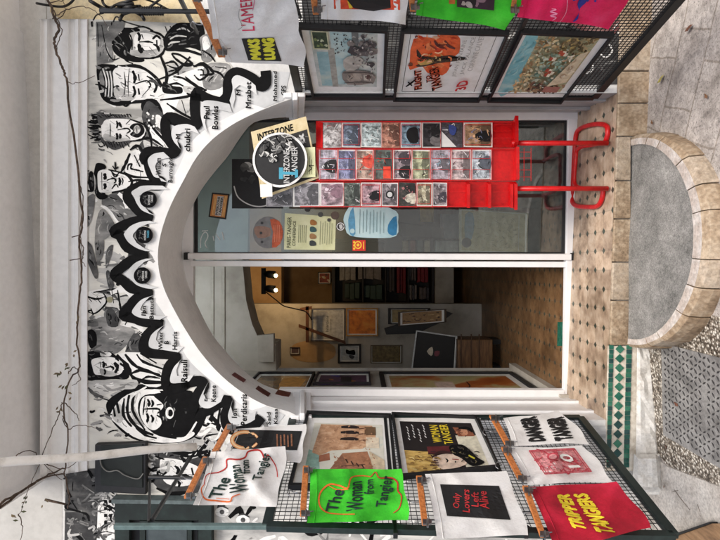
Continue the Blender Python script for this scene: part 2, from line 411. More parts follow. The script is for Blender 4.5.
for i in range(13):
    y = 349+9.45*i; x0 = 609.2-.024*(y-345)
    for a, c in ((x0, x0+4.2), (x0+17.2, x0+22.4)):
        for h in (0, 1):
            yy = y-4.3+h*4.72
            b.slab(W, [(a, yy), (a, yy+4.3), (c+random.uniform(-.3, .1), yy+4.3), (c, yy)], .012, .0155+random.uniform(0, .0012), random.choice(TG))
    xc = x0+10.6; r = 4.5
    b.slab(W, [(xc-r, y), (xc, y+r), (xc+r, y), (xc, y-r)], .012, .0155+random.uniform(0, .0012), random.choice(TG))
b.build('zellige_tiles', ds)
b = MB()
def rough_slab(q, d0, d1, m, nu=16, nv=5, amp=.006):
    def top(u, v):
        a = [(q[0][i]*(1-u)+q[1][i]*u)*(1-v)+(q[3][i]*(1-u)+q[2][i]*u)*v for i in (0, 1)]
        e = min(u, 1-u, v, 1-v)
        return W(a[0], a[1], d0 if e < 1e-6 else d1+random.uniform(-amp, amp)) if e > 1e-6 else W(a[0], a[1], d1*.55)
    b.grid(top, nu, nv, m); b.slab(W, q, d0-.01, d1*.55, m)
rough_slab([(637, 346), (636, 462), (662, 462), (652, 346)], .004, .03, PLINTH); 
rough_slab([(634, 454), (632, 492), (664, 492), (660, 454)], .03, .085, PLINTH, 8, 6); b.build('plinth', ds, sm=False)
b = MB(); b.slab(FL, [(566, 322), (565, 346), (557.5, 346), (558, 322)], .001, .004, TG[1]); b.build('green_floor_tile', None, 'small green tile patch at the foot of the left door opening', 'tile')

# half-round step
RIMT = MN('pale_worn_rim', [(.3, (142, 124, 110)), (.46, (196, 184, 174)), (.6, (222, 216, 210)), (.74, (170, 150, 130))], 10, 8, .5, bmp=.5, nr=.72, fine=(60, .3))
hs = empty('half_round_step', (.14, 2.5, gz(.14)), 'half-round cement step with brown stone edging below the shop door', 'step')
cx, cy, zt = .132, 2.635, -.066
def ell(a, bb, t, z): return (cx-a*math.cos(t), cy-bb*math.sin(t), z)
b = MB(); ts = [math.pi*i/40 for i in range(41)]
vs = [(cx, cy, zt-.004)]; fs = []
for k in (.35, .7, 1.0):
    vs += [ell(.467*k, .522*k, t, zt-.004+random.uniform(-.002, .002)-(.004 if k < .9 else 0)) for t in ts]
fs += [[0, 1+i, 2+i] for i in range(40)]
for r in range(2): fs += [[1+r*41+i, 1+(r+1)*41+i, 2+(r+1)*41+i, 2+r*41+i] for i in range(40)]
b.add(vs, fs, CONC); b.build('cement_top', hs, sm=True)
N = 11
for i in range(N):
    b = MB(); t0 = math.pi*(i+(.18*math.sin(i*2.3) if i else 0))/N+.0035; t1 = math.pi*(i+1+(.18*math.sin((i+1)*2.3) if i < N-1 else 0))/N-.0035; ro = random.uniform(-.008, .006); tt = [t0+(t1-t0)*k/4 for k in range(5)]
    dz = random.uniform(-.003, .004); m = [STONE, STONE3, STONE][i % 3]
    zb = -.30
    prof = lambda t: [ell(.465, .52, t, zt-.03), ell(.465, .52, t, zt+dz), ell(.492+ro*.3, .585+ro, t, zt+dz+.002), ell(.508+ro, .618+ro, t, zt+dz-.010), ell(.512+ro, .630+ro, t, zt-.05), ell(.514+ro, .632+ro, t, zb)]
    vs = []; fs = []
    for t in tt: vs += prof(t)
    for k in range(4):
        for j in range(5): fs.append([k*6+j, k*6+j+1, (k+1)*6+j+1, (k+1)*6+j])
    fT = len(fs)
    fs += [[5, 4, 3, 2, 1, 0], [24, 25, 26, 27, 28, 29]]
    b.add(vs, fs, m); mi2 = b.mi(RIMT); b.m = [mi2 if (k < 20 and k % 5 in (0, 1)) else v for k, v in enumerate(b.m)]; b.build('edging_stone', hs, bevel=.002)

# ------------------------------------------------------------------ facade
fa = empty('shop_facade', W(600, 256), 'white plastered shop front with round arch and black and white mural', 'shop front')
AF = [(300, 93), (297, 97), (285, 101), (267, 108), (250, 115.5), (232, 125), (213, 139), (197, 157), (184, 180), (172, 203), (163.5, 225), (158.5, 248), (159, 269), (164.5, 289), (174, 309), (186, 330), (202, 354), (222, 376), (245, 394), (268, 406), (290, 412), (303, 420)]
AB = [(300, 117), (285, 117.5), (272, 118.5), (253, 123), (240, 138), (228, 156), (213, 174), (200, 192), (190, 212), (184, 230), (182, 250), (184, 268), (189, 287), (199, 309), (212, 334), (228, 354), (243, 370), (262, 384), (283, 391), (296, 392), (300, 392.5), (303, 393)]
def resample(P, n):
    P = smooth(P, 6); Ls = [0]
    for a, c in zip(P, P[1:]): Ls.append(Ls[-1]+math.dist(a, c))
    out = []; j = 0
    for i in range(n):
        t = Ls[-1]*i/(n-1)
        while j < len(P)-2 and Ls[j+1] < t: j += 1
        k = (t-Ls[j])/((Ls[j+1]-Ls[j]) or 1); out.append((P[j][0]+(P[j+1][0]-P[j][0])*k, P[j][1]+(P[j+1][1]-P[j][1])*k))
    return out
AFr, ABr = resample(AF, 61), resample(AB, 61)
d = Draw(W, 0); SIDE = 1150
d.poly([(-130, -700), (720, -700), (720, 93)]+[(616, 93)]+AFr+[(605, 420), (720, 420), (720, SIDE), (-130, SIDE)], PLASTER); d.build('wall', fa)
b = MB(); vs = [W(*p, .0003) for p in AFr]+[G(*p, .03) for p in ABr]
b.add(vs, [[i, i+1, 62+i, 61+i] for i in range(60)], REVEAL); b.build('arch_reveal', fa, sm=True)
# jambs
for name, f0, f1, g0, g1, m in (('jamb', (300, 93), (616, 93), (300, 113), (600, 113), JAMB_SHADE), ('jamb', (303, 420), (605, 420), (303, 396), (600, 396), ALU)):
    b = MB(); P = [W(*f0), W(*f1), G(*g1, .03), G(*g0, .03)]
    P[1].z = 0; P[2].z = 0
    b.add(P, [[0, 1, 2, 3]], m)
    # raised fillets running up the jamb
    for t, h in ((.3, .012), (.68, .016)):
        a0 = P[0]*(1-t)+P[3]*t; a1 = P[1]*(1-t)+P[2]*t; dv = (P[3]-P[0]).normalized()*.02; nn = Vector((-1 if f0[1] < 200 else 1, 0, 0))*h
        b.hexa([a0-dv, a0+dv, a0+dv+nn, a0-dv+nn], [a1-dv, a1+dv, a1+dv+nn, a1-dv+nn], m)
    b.build(name, fa, bevel=.002)
# impost mouldings: stepped blocks at the springing of the arch
for sgn, pf, pb in ((1, (297, 93), (297, 114)), (-1, (304, 420), (304, 395))):
    b = MB()
    for (h0, h1, out) in ((.0, .035, .018), (.035, .062, .034), (.062, .105, .022)):
        a, c = W(*pf, .012), G(*pb, .04)
        e = Vector((-sgn*out, 0, 0)); s_ = Vector((sgn*.004, 0, 0))
        z0, z1 = Vector((0, 0, h0-.04)), Vector((0, 0, h1-.04))
        b.hexa([a+s_+z0, a+e+z0, c+e+z0, c+s_+z0], [a+s_+z1, a+e+z1, c+e+z1, c+s_+z1], REVEAL if sgn > 0 else ALU)
    b.build('impost', fa, bevel=.006)
# cornice under the soffit, and the soffit itself
prof = [(88, 0.0), (87, .012), (80, .014), (78, .03), (75, .03), (74, .02), (70, .022), (68, .04), (50, .045), (47, .075), (42, .08), (40, .10)]
y0, y1 = 19, 478
b = MB(); vs = []
for x, o in prof: vs += [W(x, y0 if x < 60 else 19, o), W(x, y1-(88-40-(x-40))*0 - (x-40)*.16, o)]
b.add(vs, [[2*i, 2*i+1, 2*i+3, 2*i+2] for i in range(len(prof)-1)]+[[2*i+1 for i in range(len(prof))], [2*i for i in range(len(prof))]], SOFFIT); b.build('cornice', fa)
ov = empty('balcony', W(40, 256, .3), 'grey balcony slab overhanging the shop arch, seen from below', 'balcony')
b = MB()
def sofbox(ya, yb, out, dz, m):
    a, c = W(40, ya), W(40, yb); a.z = c.z = max(a.z, c.z)*0+2.835+dz; o = Vector((0, -out, 0)); u = Vector((0, 0, .22))
    b.hexa([a, c, c+o, a+o], [a+u, c+u, c+o+u, a+o+u], m)
sofbox(33, 480, .34, 0, SOFFIT); b.build('slab', ov)
b = MB(); sofbox(-420, 32.2, .34, .014, SOFFIT); b.build('side_slab', ov)
d = Draw(W, .0008); d.poly([(-120, 470), (62, 474), (62.5, 700), (-120, 700)], MN('grey_upper_plaster', [(.3, (176, 174, 168)), (.5, (192, 190, 184)), (.7, (202, 200, 195))], 3, 7, .8, fine=(30, .08))); d.build('grey_wall_patch', fa)
# cream wall strip of the next house
d = Draw(W, .0008); d.poly([(52, -400), (50, 12), (60, 19), (120, 24), (200, 24), (200, -400)], CREAM); d.build('cream_wall_patch', fa)

# fallen leaves on the paving
LV = [M((150, 140, 70), .7, .3, 60), M((96, 58, 40), .7, .3, 60), M((120, 84, 56), .7, .3, 60)]
for (x, y, m, s_, lab) in ((661, 79, 0, .022, 'yellowish crumpled leaf on the right-hand paving'), (689, 28, 1, .02, 'reddish dry leaf on the paving at the right edge'), (652, 122, 2, .012, 'tan leaf scrap against the doorstep right of the round step'), (676, 404, 1, .014, 'brown dry leaf lying on the drain cover'), (666, 447, 1, .016, 'rust brown leaf on the pebbles below the drain cover'), (664, 486, 2, .012, 'tan leaf scrap by the end of the white plinth'), (706, 96, 2, .012, 'small tan leaf on the paving beside the round step')):
    c = GR(x, y, .012 if y != 404 else .022); a = random.uniform(0, 6); u_ = Vector((math.cos(a), math.sin(a), .25))*s_; v_ = Vector((-math.sin(a), math.cos(a), .1))*s_*.55; up = Vector((0, 0, s_*.3))
    b = MB(); b.add([c-u_, c-u_*.3+v_+up, c+u_*.4+v_*.8, c+u_+up*.6, c+u_*.4-v_*.7+up*.4, c-u_*.3-v_, c+up*.2], [[6, 0, 1], [6, 1, 2], [6, 2, 3], [6, 3, 4], [6, 4, 5], [6, 5, 0]], LV[m]); b.build('fallen_leaf', None, lab, 'leaf', 'fallen leaves on the ground')
# ------------------------------------------------------------------ mural
PW = MN('mural_white', [(.3, (190, 190, 186)), (.45, (230, 229, 225)), (.7, (240, 239, 235))], 14, 6, .8)
PG1 = MN('mural_pale_wash', [(.32, (128, 128, 126)), (.5, (182, 181, 177)), (.68, (214, 212, 206))], 11, 7, .8, (1, 1, .35))
PG2 = MN('mural_mid_wash', [(.32, (62, 62, 62)), (.5, (116, 116, 114)), (.7, (172, 170, 166))], 12, 7, .8, (1, 1, .4))
PG3 = MN('mural_dark_wash', [(.32, (26, 26, 27)), (.52, (62, 62, 62)), (.72, (112, 111, 108))], 14, 7, .8, (1, 1, .5))
PBG = MN('mural_back_wash', [(.32, (150, 149, 144)), (.45, (212, 210, 202)), (.6, (226, 224, 214)), (.72, (168, 166, 160))], 6, 7, .8, (1, 1, .3), .6)
BAND = MN('mural_scallop_grey', [(.32, (184, 185, 184)), (.55, (208, 209, 208)), (.7, (222, 222, 220))], 5, 5, .75)
def inside(p, P):
    r = False
    for (x0, y0), (x1, y1) in zip(P, P[1:]+P[:1]):
        if (y0 > p[1]) != (y1 > p[1]) and p[0] < (x1-x0)*(p[1]-y0)/(y1-y0)+x0: r = not r
    return r
class Brush(Draw):
    rough = 1
    # every painted patch gets loose dry-brush strokes along its length
    def poly(s, pts, m, sm=0):
        Draw.poly(s, pts, m, sm)
        nxt = {PW: [PG1, PG1, PBG, PG2], PG1: [PG2, PW, PG2, PG1], PG2: [PG3, PG1, INK, PG1], PG3: [INK, PG2, INK], INK: [PG3, PG3, PG2]}.get(m)
        if not nxt or len(pts) < 4: return s
        P = list(pts); xs = [p[0] for p in P]; ys = [p[1] for p in P]; A = (max(xs)-min(xs))*(max(ys)-min(ys))
        if A < 40: return s
        mx_, my_ = sum(xs)/len(xs), sum(ys)/len(ys); sxy = sum((x-mx_)*(y-my_) for x, y in P); sxx = sum((x-mx_)**2 for x in xs); syy = sum((y-my_)**2 for y in ys)
        an = .5*math.atan2(2*sxy, sxx-syy)
        for i in range(min(22, int(A/34)+3)):
            x, y = rr.uniform(min(xs), max(xs)), rr.uniform(min(ys), max(ys)); l = rr.uniform(2.5, min(10, 2+A**.5*.4)); t = an+rr.uniform(-.45, .45); c, k = math.cos(t)*l/2, math.sin(t)*l/2; bd = rr.uniform(-.25, .25)*l
            Q = [(x-c, y-k), (x-bd*math.sin(t), y+bd*math.cos(t)), (x+c, y+k)]
            if all(inside(q_, P) for q_ in Q): s.stroke(Q, rr.uniform(.4, .9 if m is PW else 1.8), rr.choice(nxt), 3)
        return s
def art(name, label, fn, base):
    d = Brush(W, base, .000012 if "portrait" in name or "border" in name else .000010); fn(d); return d.build(name, fa, label, base=False)
rr = random.Random(3)
scal = (Z(170, 0, 4.5)((430, 318), (432, 375), (405, 388), (370, 352), (300, 325), (265, 352), (258, 430), (240, 462), (160, 440), (118, 415), (118, 450)) +
        Z(80, 80, 6)((690, 90), (690, 200), (705, 262), (660, 268), (545, 222), (512, 252), (520, 330), (552, 385), (578, 405), (560, 440), (480, 432), (405, 432), (385, 475)) +
        Z(70, 150, 6)((468, 70), (480, 120), (505, 170), (545, 190), (530, 212), (440, 212), (365, 245), (345, 285), (385, 335), (425, 375), (470, 392), (452, 420), (385, 430), (315, 455), (262, 492), (300, 515)) +
        Z(70, 235, 6)((345, 75), (432, 105), (430, 142), (365, 155), (310, 195), (266, 240), (320, 275), (370, 320), (455, 330), (465, 362), (400, 380), (355, 435), (318, 482), (385, 500), (440, 520), (535, 530)) +
        Z(70, 310, 6)((525, 95), (465, 150), (440, 225), (480, 258), (600, 268), (640, 290), (590, 345), (575, 440), (600, 470), (690, 452)) +
        Z(170, 340, 6)((95, 262), (180, 245), (205, 278), (165, 330), (145, 430), (210, 430), (335, 360), (352, 395), (332, 450), (345, 520), (410, 545), (480, 515), (545, 468)))
# background wash behind every portrait: from cornice to the scallops
def bgf(d):
    d.poly([(88, 19), (200, 24), (235, 70), (240, 80)] + scal[1:-1] + [(262, 425), (285, 430), (290, 540), (66, 540), (64, 478), (90, 470)], PBG)
    # grey band that follows the arch between scallops and the edge
    d.poly(scal + [(265, 440), (285, 415)] + [(p[0]-3.5, p[1]) for p in AFr[::-1][4:-2]] + [(290, 72)], BAND)
    d.poly([(p[0]-.3, p[1]) for p in AFr[5:-5]] + [(p[0]-13-2.5*math.sin(i*.6), p[1]+(p[1]-256)*.03) for i, p in list(enumerate(AFr))[5:-5]][::-1], WHT)
    for i in range(80):   # streaks of wash
        x = rr.uniform(90, 132); y = rr.uniform(215, 345) if i < 80 else rr.uniform(24, 440); l = rr.uniform(10, 30)
        d.stroke([(x, y), (x+l*.6, y+rr.uniform(-4, 6)), (x+l, y+rr.uniform(-9, 12))], rr.uniform(2.5, 8), rr.choice([PG1, PG1, PG2, PW, PBG, PG3]))
    for i in range(170):
        x = rr.uniform(89, 150); y = rr.choice([rr.uniform(26, 205), rr.uniform(350, 440)]); l = rr.uniform(4, 14); t = rr.uniform(-.5, .9)
        d.stroke([(x, y), (x+l*math.cos(t)*.5+rr.uniform(-1, 1), y+l*math.sin(t)*.5+rr.uniform(-1.5, 1.5)), (x+l*math.cos(t), y+l*math.sin(t))], rr.uniform(.7, 3.6), rr.choice([PG1, PG2, PG2, PG3, INK, PW]))
    zz = Z(70, 235, 6)
    for q in (((80, 50), (130, 60), (170, 230), (150, 260), (110, 170)), ((150, 0), (200, 0), (200, 120), (160, 160)), ((215, 230), (235, 215), (265, 300), (235, 325)), ((220, 90), (260, 60), (240, 150), (215, 200)), ((215, 470), (240, 435), (275, 470), (290, 545), (230, 545)), ((100, 520), (150, 500), (170, 545), (110, 548))):
        d.poly(zz(*q), PG3 if q[0][0] in (80, 215) else PG2, 3)
    zz = Z(70, 150, 6)
    for q in (((190, 300), (310, 250), (400, 380), (410, 420), (320, 440), (230, 370)), ((170, 380), (210, 360), (280, 470), (250, 500), (200, 540), (150, 520)), ((100, 290), (150, 270), (130, 420), (90, 470), (80, 380))):
        d.poly(zz(*q), PG2, 3)
    d.stroke(zz((185, 335), (230, 360), (300, 455)), 3, PW); d.stroke(zz((290, 260), (330, 300), (340, 350)), 5, PW)
    zz = Z(70, 0, 6)
    d.poly(zz((155, 130), (330, 125), (320, 175), (250, 250), (260, 370), (160, 390)), PG2)
    d.stroke(zz((100, 130), (95, 160)), 3, INK); d.stroke(zz((130, 128), (132, 160)), 3, INK)
    d.stroke(zz((190, 150), (220, 300), (260, 360), (268, 330)), 1.2, INK); d.stroke(zz((165, 140), (170, 280)), 1.6, INK)
    d.stroke(zz((75, 300), (80, 490)), 1.4, PG3)
art('mural_background', None, bgf, .0016)
def scf(d):
    P = scal
    ww = [5.0]*len(P)
    d.rough = .12; d.stroke(P, 10.2, INK, 4, False)
    def rad(c, l0, l1, w0, w1):   # painted tooth or cusp pointing along the radius of the arch
        vx, vy = 262-c[0], 256-c[1]; l = math.hypot(vx, vy); vx, vy = vx/l, vy/l
        vx, vy = vx*.55+.45, vy*.55; l = math.hypot(vx, vy); vx, vy = vx/l, vy/l
        Draw.poly(d, [(c[0]+vx*a_-vy*b_, c[1]+vy*a_+vx*b_) for a_, b_ in ((-l0, -w0), (l1*.9, -w1), (l1, -w1*.6), (l1, w1*.6), (l1*.9, w1), (-l0, w0))], INK)
    for c in (Z(70, 235, 6)((428, 122))[0], Z(70, 235, 6)((455, 347))[0], Z(70, 235, 6)((512, 528))[0], Z(70, 150, 6)((450, 402))[0], Z(70, 150, 6)((522, 196))[0], Z(80, 80, 6)((565, 415))[0], Z(80, 80, 6)((688, 262))[0], Z(170, 0, 4.5)((247, 448))[0], Z(170, 0, 4.5)((413, 372))[0], Z(70, 310, 6)((625, 290))[0], Z(170, 340, 6)((190, 265))[0], Z(170, 340, 6)((338, 383))[0], Z(170, 340, 6)((535, 490))[0]): rad(c, 5.5, 5.2, 4.2, 4.0)
    LOBES = (Z(70, 150, 6)((555, 214), (440, 214), (400, 230), (368, 254), (385, 285), (400, 320), (430, 360), (475, 382)),
             Z(70, 150, 6)((478, 425), (420, 432), (362, 457), (328, 496), (325, 512), (350, 553), (400, 588), (452, 606)),
             Z(70, 235, 6)((455, 142), (400, 162), (360, 197), (332, 240), (365, 267), (400, 300), (450, 318), (488, 324)),
             Z(70, 235, 6)((488, 366), (430, 387), (388, 430), (372, 466), (410, 493), (470, 503), (540, 508)),
             Z(70, 310, 6)((548, 102), (510, 127), (482, 160), (472, 208), (492, 230), (550, 238), (600, 246), (648, 254)),
             Z(70, 310, 6)((652, 312), (622, 345), (602, 400), (607, 437), (660, 437), (715, 428)),
             Z(170, 340, 6)((208, 290), (187, 330), (173, 372), (192, 403), (240, 408), (305, 370)),
             Z(170, 340, 6)((362, 402), (348, 450), (358, 490), (400, 517), (468, 500), (508, 478)),
             Z(70, 150, 6)((545, 168), (505, 160), (480, 112), (466, 70), (474, 45), (505, 22), (560, 12)),
             Z(80, 80, 6)((582, 392), (562, 368), (548, 330), (553, 292), (578, 272), (640, 264), (688, 280)),
             Z(0, 0, 3)((612, 384), (602, 345), (607, 306), (640, 302), (688, 312)),
             Z(170, 0, 4.5)((268, 452), (282, 400), (278, 358), (302, 338), (350, 357), (385, 385)))
    for lb in LOBES:
        pt = smooth(lb, 4); mv = lambda p: (p[0]+(280-p[0])*.055, p[1]+(256-p[1])*.055)
        Draw.poly(d, pt+[mv(p) for p in pt[::-1][::4]], BAND)
art('mural_scallop_border', None, scf, 0.00700)

def face(d, hull, feats, m=None): 
    d.poly(hull, m or PW, 4)
    for f in feats: d.stroke(*f)
def p1(d):
    z = Z(70, 0, 6)
    d.poly(z((250, 250), (262, 200), (300, 168), (380, 168), (420, 180), (390, 260), (380, 330), (440, 350), (440, 370), (380, 372), (310, 350), (262, 310)), INK, 4)
    d.poly(z((355, 205), (400, 190), (480, 185), (560, 235), (565, 280), (540, 325), (480, 345), (400, 338), (360, 320), (372, 260)), PG1, 4)
    d.poly(z((390, 210), (470, 200), (540, 240), (520, 290), (450, 300), (395, 290)), PW, 4)
    for p, w_ in ((((405, 195), (418, 215), (412, 245)), 3), (((412, 262), (420, 295), (432, 318)), 4), (((430, 205), (440, 235)), 1.6), (((430, 285), (445, 305)), 2), (((415, 252), (470, 250), (500, 258)), 2), (((495, 235), (520, 215), (545, 235)), 2.5), (((500, 265), (525, 280), (535, 310)), 3), (((520, 240), (522, 282)), 3.2), (((560, 235), (572, 280), (545, 330), (480, 350), (400, 345)), 2.4), (((480, 185), (540, 205), (575, 240)), 2.4), (((355, 200), (372, 240), (372, 300)), 1.6), (((380, 170), (440, 160), (500, 185)), 2)):
        d.stroke(z(*p), w_, INK)
    d.poly(z((560, 245), (585, 190), (640, 140), (720, 138), (800, 150), (800, 300), (720, 285), (600, 300), (572, 300)), INK, 3)
    for p in (((600, 235), (640, 215), (700, 220)), ((640, 180), (680, 170), (720, 190)), ((590, 270), (610, 255), (660, 250))): d.stroke(z(*p), 1.8, PG1)
    for i in range(10): d.stroke([(165+i*5, 24+rr.uniform(0, 4)), (168+i*5, 30+rr.uniform(0, 5))], 1.5, INK)
art('mural_portrait', 'man with black cap of hair in dark jacket', p1, 0.00220)
def p2(d):
    z = Z(0, 0, 3)
    d.poly(z((290, 200), (310, 192), (360, 195), (420, 195), (480, 240), (490, 290), (470, 305), (390, 312), (350, 318), (310, 300), (295, 260)), INK, 4)
    d.poly(z((345, 205), (400, 203), (440, 215), (478, 255), (478, 290), (440, 298), (390, 300), (350, 296), (338, 250)), PW, 4)
    d.poly(z((300, 215), (325, 200), (340, 230), (335, 290), (315, 285), (300, 250)), PG2, 3)
    for i in range(7): d.stroke(z((303+i*5, 205), (315+i*4, 245), (310+i*5, 290)), 1.1, PW if i % 2 else INK)
    d.poly(z((345, 260), (400, 280), (400, 300), (350, 298)), PG1, 3)
    for p, w_ in ((((398, 212), (405, 232), (402, 250)), 3.2), (((400, 258), (405, 278), (398, 292)), 3.2), (((415, 222), (418, 242)), 2.6), (((415, 265), (418, 284)), 2.6), (((405, 252), (440, 242), (452, 256), (445, 262)), 1.8), (((440, 228), (460, 240), (466, 250)), 2), (((462, 240), (470, 258), (462, 278)), 3.2), (((450, 285), (475, 292)), 2), (((425, 290), (450, 262)), 1.2), (((372, 215), (376, 250), (372, 285)), 1.2), (((388, 205), (384, 250), (386, 290)), 1.0), (((360, 298), (375, 318), (390, 310)), 2)):
        d.stroke(z(*p), w_, INK)
    # collar, tie, jacket
    d.poly(z((455, 300), (500, 240), (560, 215), (640, 190), (690, 240), (700, 290), (610, 290), (600, 350), (560, 380), (500, 350), (440, 330)), PW)
    d.poly(z((540, 290), (600, 275), (590, 350), (560, 372), (520, 345)), PG1); d.poly(z((430, 300), (470, 300), (490, 345), (460, 360), (425, 330)), INK, 3)
    d.poly(z((490, 245), (520, 258), (545, 262), (545, 280), (510, 282), (488, 275)), INK, 3); d.poly(z((550, 258), (590, 262), (610, 275), (560, 280)), PG1, 3)
    for p, w_ in ((((480, 300), (560, 290), (620, 270)), 2.4), (((500, 310), (545, 340), (595, 365)), 2.6), (((545, 300), (560, 350)), 1.6), (((470, 240), (530, 215), (570, 170)), 2.6), (((580, 200), (610, 190), (640, 220), (600, 225)), 2.6), (((500, 195), (530, 205), (560, 190), (590, 200)), 2), (((520, 230), (560, 240), (640, 300)), 2.4), (((560, 280), (610, 300), (660, 300)), 3), (((440, 345), (500, 365), (550, 385)), 3)):
        d.stroke(z(*p), w_, INK)
art('mural_portrait', 'man in white collar, tie and pale jacket with swept-back hair', p2, 0.00278)
def p2b(d):    # hands, scarf and shoulder next to the hangers
    z = Z(160, 0, 6)
    d.poly(z((240, 225), (300, 205), (340, 300), (300, 370), (250, 360), (245, 280)), PG2, 3); d.poly(z((60, 390), (180, 400), (260, 470), (250, 540), (40, 540)), PG1, 3)
    d.poly(z((270, 390), (400, 380), (420, 420), (400, 500), (330, 540), (260, 520)), PG2, 3); d.poly(z((255, 230), (285, 220), (300, 280), (262, 300)), PW, 3)
    for p, w_ in ((((70, 320), (120, 330), (190, 380), (150, 390), (90, 350), (70, 320)), 2.6), (((30, 380), (80, 370), (110, 400)), 2.2), (((50, 430), (100, 420), (110, 450)), 2.2), (((40, 300), (150, 300), (250, 330)), 3.5), (((200, 400), (260, 390), (290, 440), (240, 480), (205, 450)), 2.4), (((225, 420), (255, 420), (262, 445)), 1.6), (((150, 460), (230, 520), (280, 540)), 2.2), (((20, 520), (100, 500), (160, 530)), 2.2), (((250, 300), (300, 330), (330, 370)), 2), (((300, 420), (360, 440), (390, 480)), 2), (((330, 400), (400, 410)), 1.8), (((0, 330), (40, 440), (30, 540)), 3)):
        d.stroke(z(*p), w_, INK)
art('mural_hands', None, p2b, 0.00339)
def p3(d):
    z = Z(80, 80, 6)
    d.poly(z((135, 235), (200, 225), (300, 240), (380, 280), (395, 310), (370, 350), (290, 362), (200, 360), (140, 350), (128, 290)), PW, 4)
    d.poly(z((150, 320), (220, 345), (300, 350), (280, 365), (150, 360)), PG1, 3)
    for i in range(34):   # curls
        a = rr.uniform(0, 1); y = 190+a*200
        x0 = 120-35*math.sin(a*math.pi)+rr.uniform(-10, 14)
        d.stroke(z((x0+28, y+rr.uniform(-5, 5)), (x0, y+rr.uniform(-14, 14)), (x0-rr.uniform(14, 45), y+rr.uniform(-10, 10))), rr.uniform(1, 2.6), INK if i % 4 else PG2)
    d.poly(z((105, 195), (150, 205), (240, 205), (300, 228), (260, 232), (160, 235), (130, 270), (110, 260)), PG3, 3)
    d.poly(z((130, 340), (150, 365), (240, 370), (300, 362), (290, 385), (210, 420), (160, 395), (125, 370)), PG3, 3)
    for i in range(12): d.stroke(z((110+i*17, 205+rr.uniform(-8, 8)), (130+i*16, 222+rr.uniform(-5, 5))), 1.5, INK); 
    for i in range(10): d.stroke(z((135+i*16, 372), (150+i*16, 400+rr.uniform(-14, 16))), 1.6, INK)
    d.poly(z((298, 285), (320, 262), (360, 262), (385, 290), (382, 320), (350, 345), (318, 340), (300, 325), (318, 305)), INK, 4); d.disc(z((342, 296))[0], 3.4, PG1, 4.2)
    for p, w_ in ((((218, 245), (225, 265), (220, 290)), 2.4), (((218, 318), (224, 338), (220, 358)), 2.4), (((235, 252), (240, 268), (250, 285)), 2.4), (((238, 322), (242, 338), (238, 352)), 2.6), (((225, 300), (280, 290), (300, 305), (280, 320)), 1.6), (((275, 265), (300, 240)), 1.2), (((275, 330), (300, 350)), 1.4), (((395, 270), (400, 310), (372, 355), (300, 368)), 2.4), (((300, 235), (380, 265), (398, 290)), 2), (((180, 260), (182, 300), (180, 340)), .9), (((342, 275), (342, 318)), 1.2)):
        d.stroke(z(*p), w_, INK)
    d.poly(z((400, 130), (450, 150), (520, 240), (520, 330), (545, 400), (560, 430), (470, 425), (380, 440), (350, 400), (400, 320), (370, 220)), PG3, 3)
    d.poly(z((430, 280), (500, 340), (540, 410), (490, 400), (420, 350)), PW, 3); d.poly(z((380, 360), (430, 380), (480, 420), (400, 420)), PG1, 3); d.poly(z((455, 210), (490, 225), (500, 300), (460, 270)), PW, 3)
    for p, w_ in ((((400, 230), (440, 290), (540, 400)), 3), (((380, 250), (420, 330), (430, 400)), 2.6), (((360, 360), (420, 350), (500, 400)), 2.6), (((300, 420), (350, 395), (390, 460)), 3)): d.stroke(z(*p), w_, INK)
    for i in range(10): d.disc(z((400+rr.uniform(0, 60), 160+rr.uniform(0, 130)))[0], 1.1, PW)
art('mural_portrait', 'curly-haired man with dark moustache and goatee', p3, 0.00390)
def p4(d):
    z = Z(70, 150, 6)
    d.poly(z((315, 130), (360, 20), (420, 0), (450, 60), (490, 150), (490, 200), (430, 200), (340, 240)), PW, 2)
    d.poly(z((160, 130), (230, 120), (330, 150), (365, 190), (340, 225), (260, 250), (165, 245)), PW, 4)
    d.poly(z((150, 100), (165, 78), (205, 85), (215, 110), (170, 130), (165, 180), (175, 250), (225, 270), (215, 292), (175, 295), (150, 260), (140, 180)), INK, 4)
    d.poly(z((72, 180), (85, 130), (120, 128), (150, 160), (150, 240), (110, 245), (80, 220)), PG1, 4)
    d.poly(z((118, 130), (140, 140), (145, 240), (120, 242), (108, 180)), INK, 3)
    for p, w_ in ((((70, 180), (80, 135), (115, 125)), 2.2), (((75, 195), (90, 235), (130, 250)), 2.2), (((85, 165), (105, 195), (90, 215)), 2), (((205, 140), (212, 160), (205, 178)), 3.6), (((205, 200), (212, 218), (205, 235)), 3.6), (((190, 135), (192, 240)), 1.2), (((220, 182), (262, 170), (275, 188), (262, 200)), 1.8), (((295, 165), (300, 190), (295, 215)), 2.6), (((310, 165), (318, 185), (312, 208)), 1.4), (((250, 135), (270, 160), (290, 150)), 1.6), (((250, 235), (275, 205), (290, 225)), 1.6), (((230, 118), (330, 145), (372, 190), (340, 235), (250, 255)), 2.6), (((240, 120), (275, 150), (300, 130)), 1.6), (((345, 120), (350, 90), (370, 85), (365, 110), (400, 120), (440, 130)), 2), (((320, 130), (380, 160), (480, 165)), 2.2), (((350, 190), (410, 180), (490, 190)), 2), (((360, 20), (330, 90), (305, 135)), 3), (((385, 30), (420, 100)), 2), (((400, 185), (395, 215)), 1.4), (((270, 70), (275, 110), (290, 100)), 2), (((255, 95), (275, 125)), 1.5)):
        d.stroke(z(*p), w_, INK)
art('mural_portrait', 'gaunt man in a brimmed hat', p4, 0.00458)
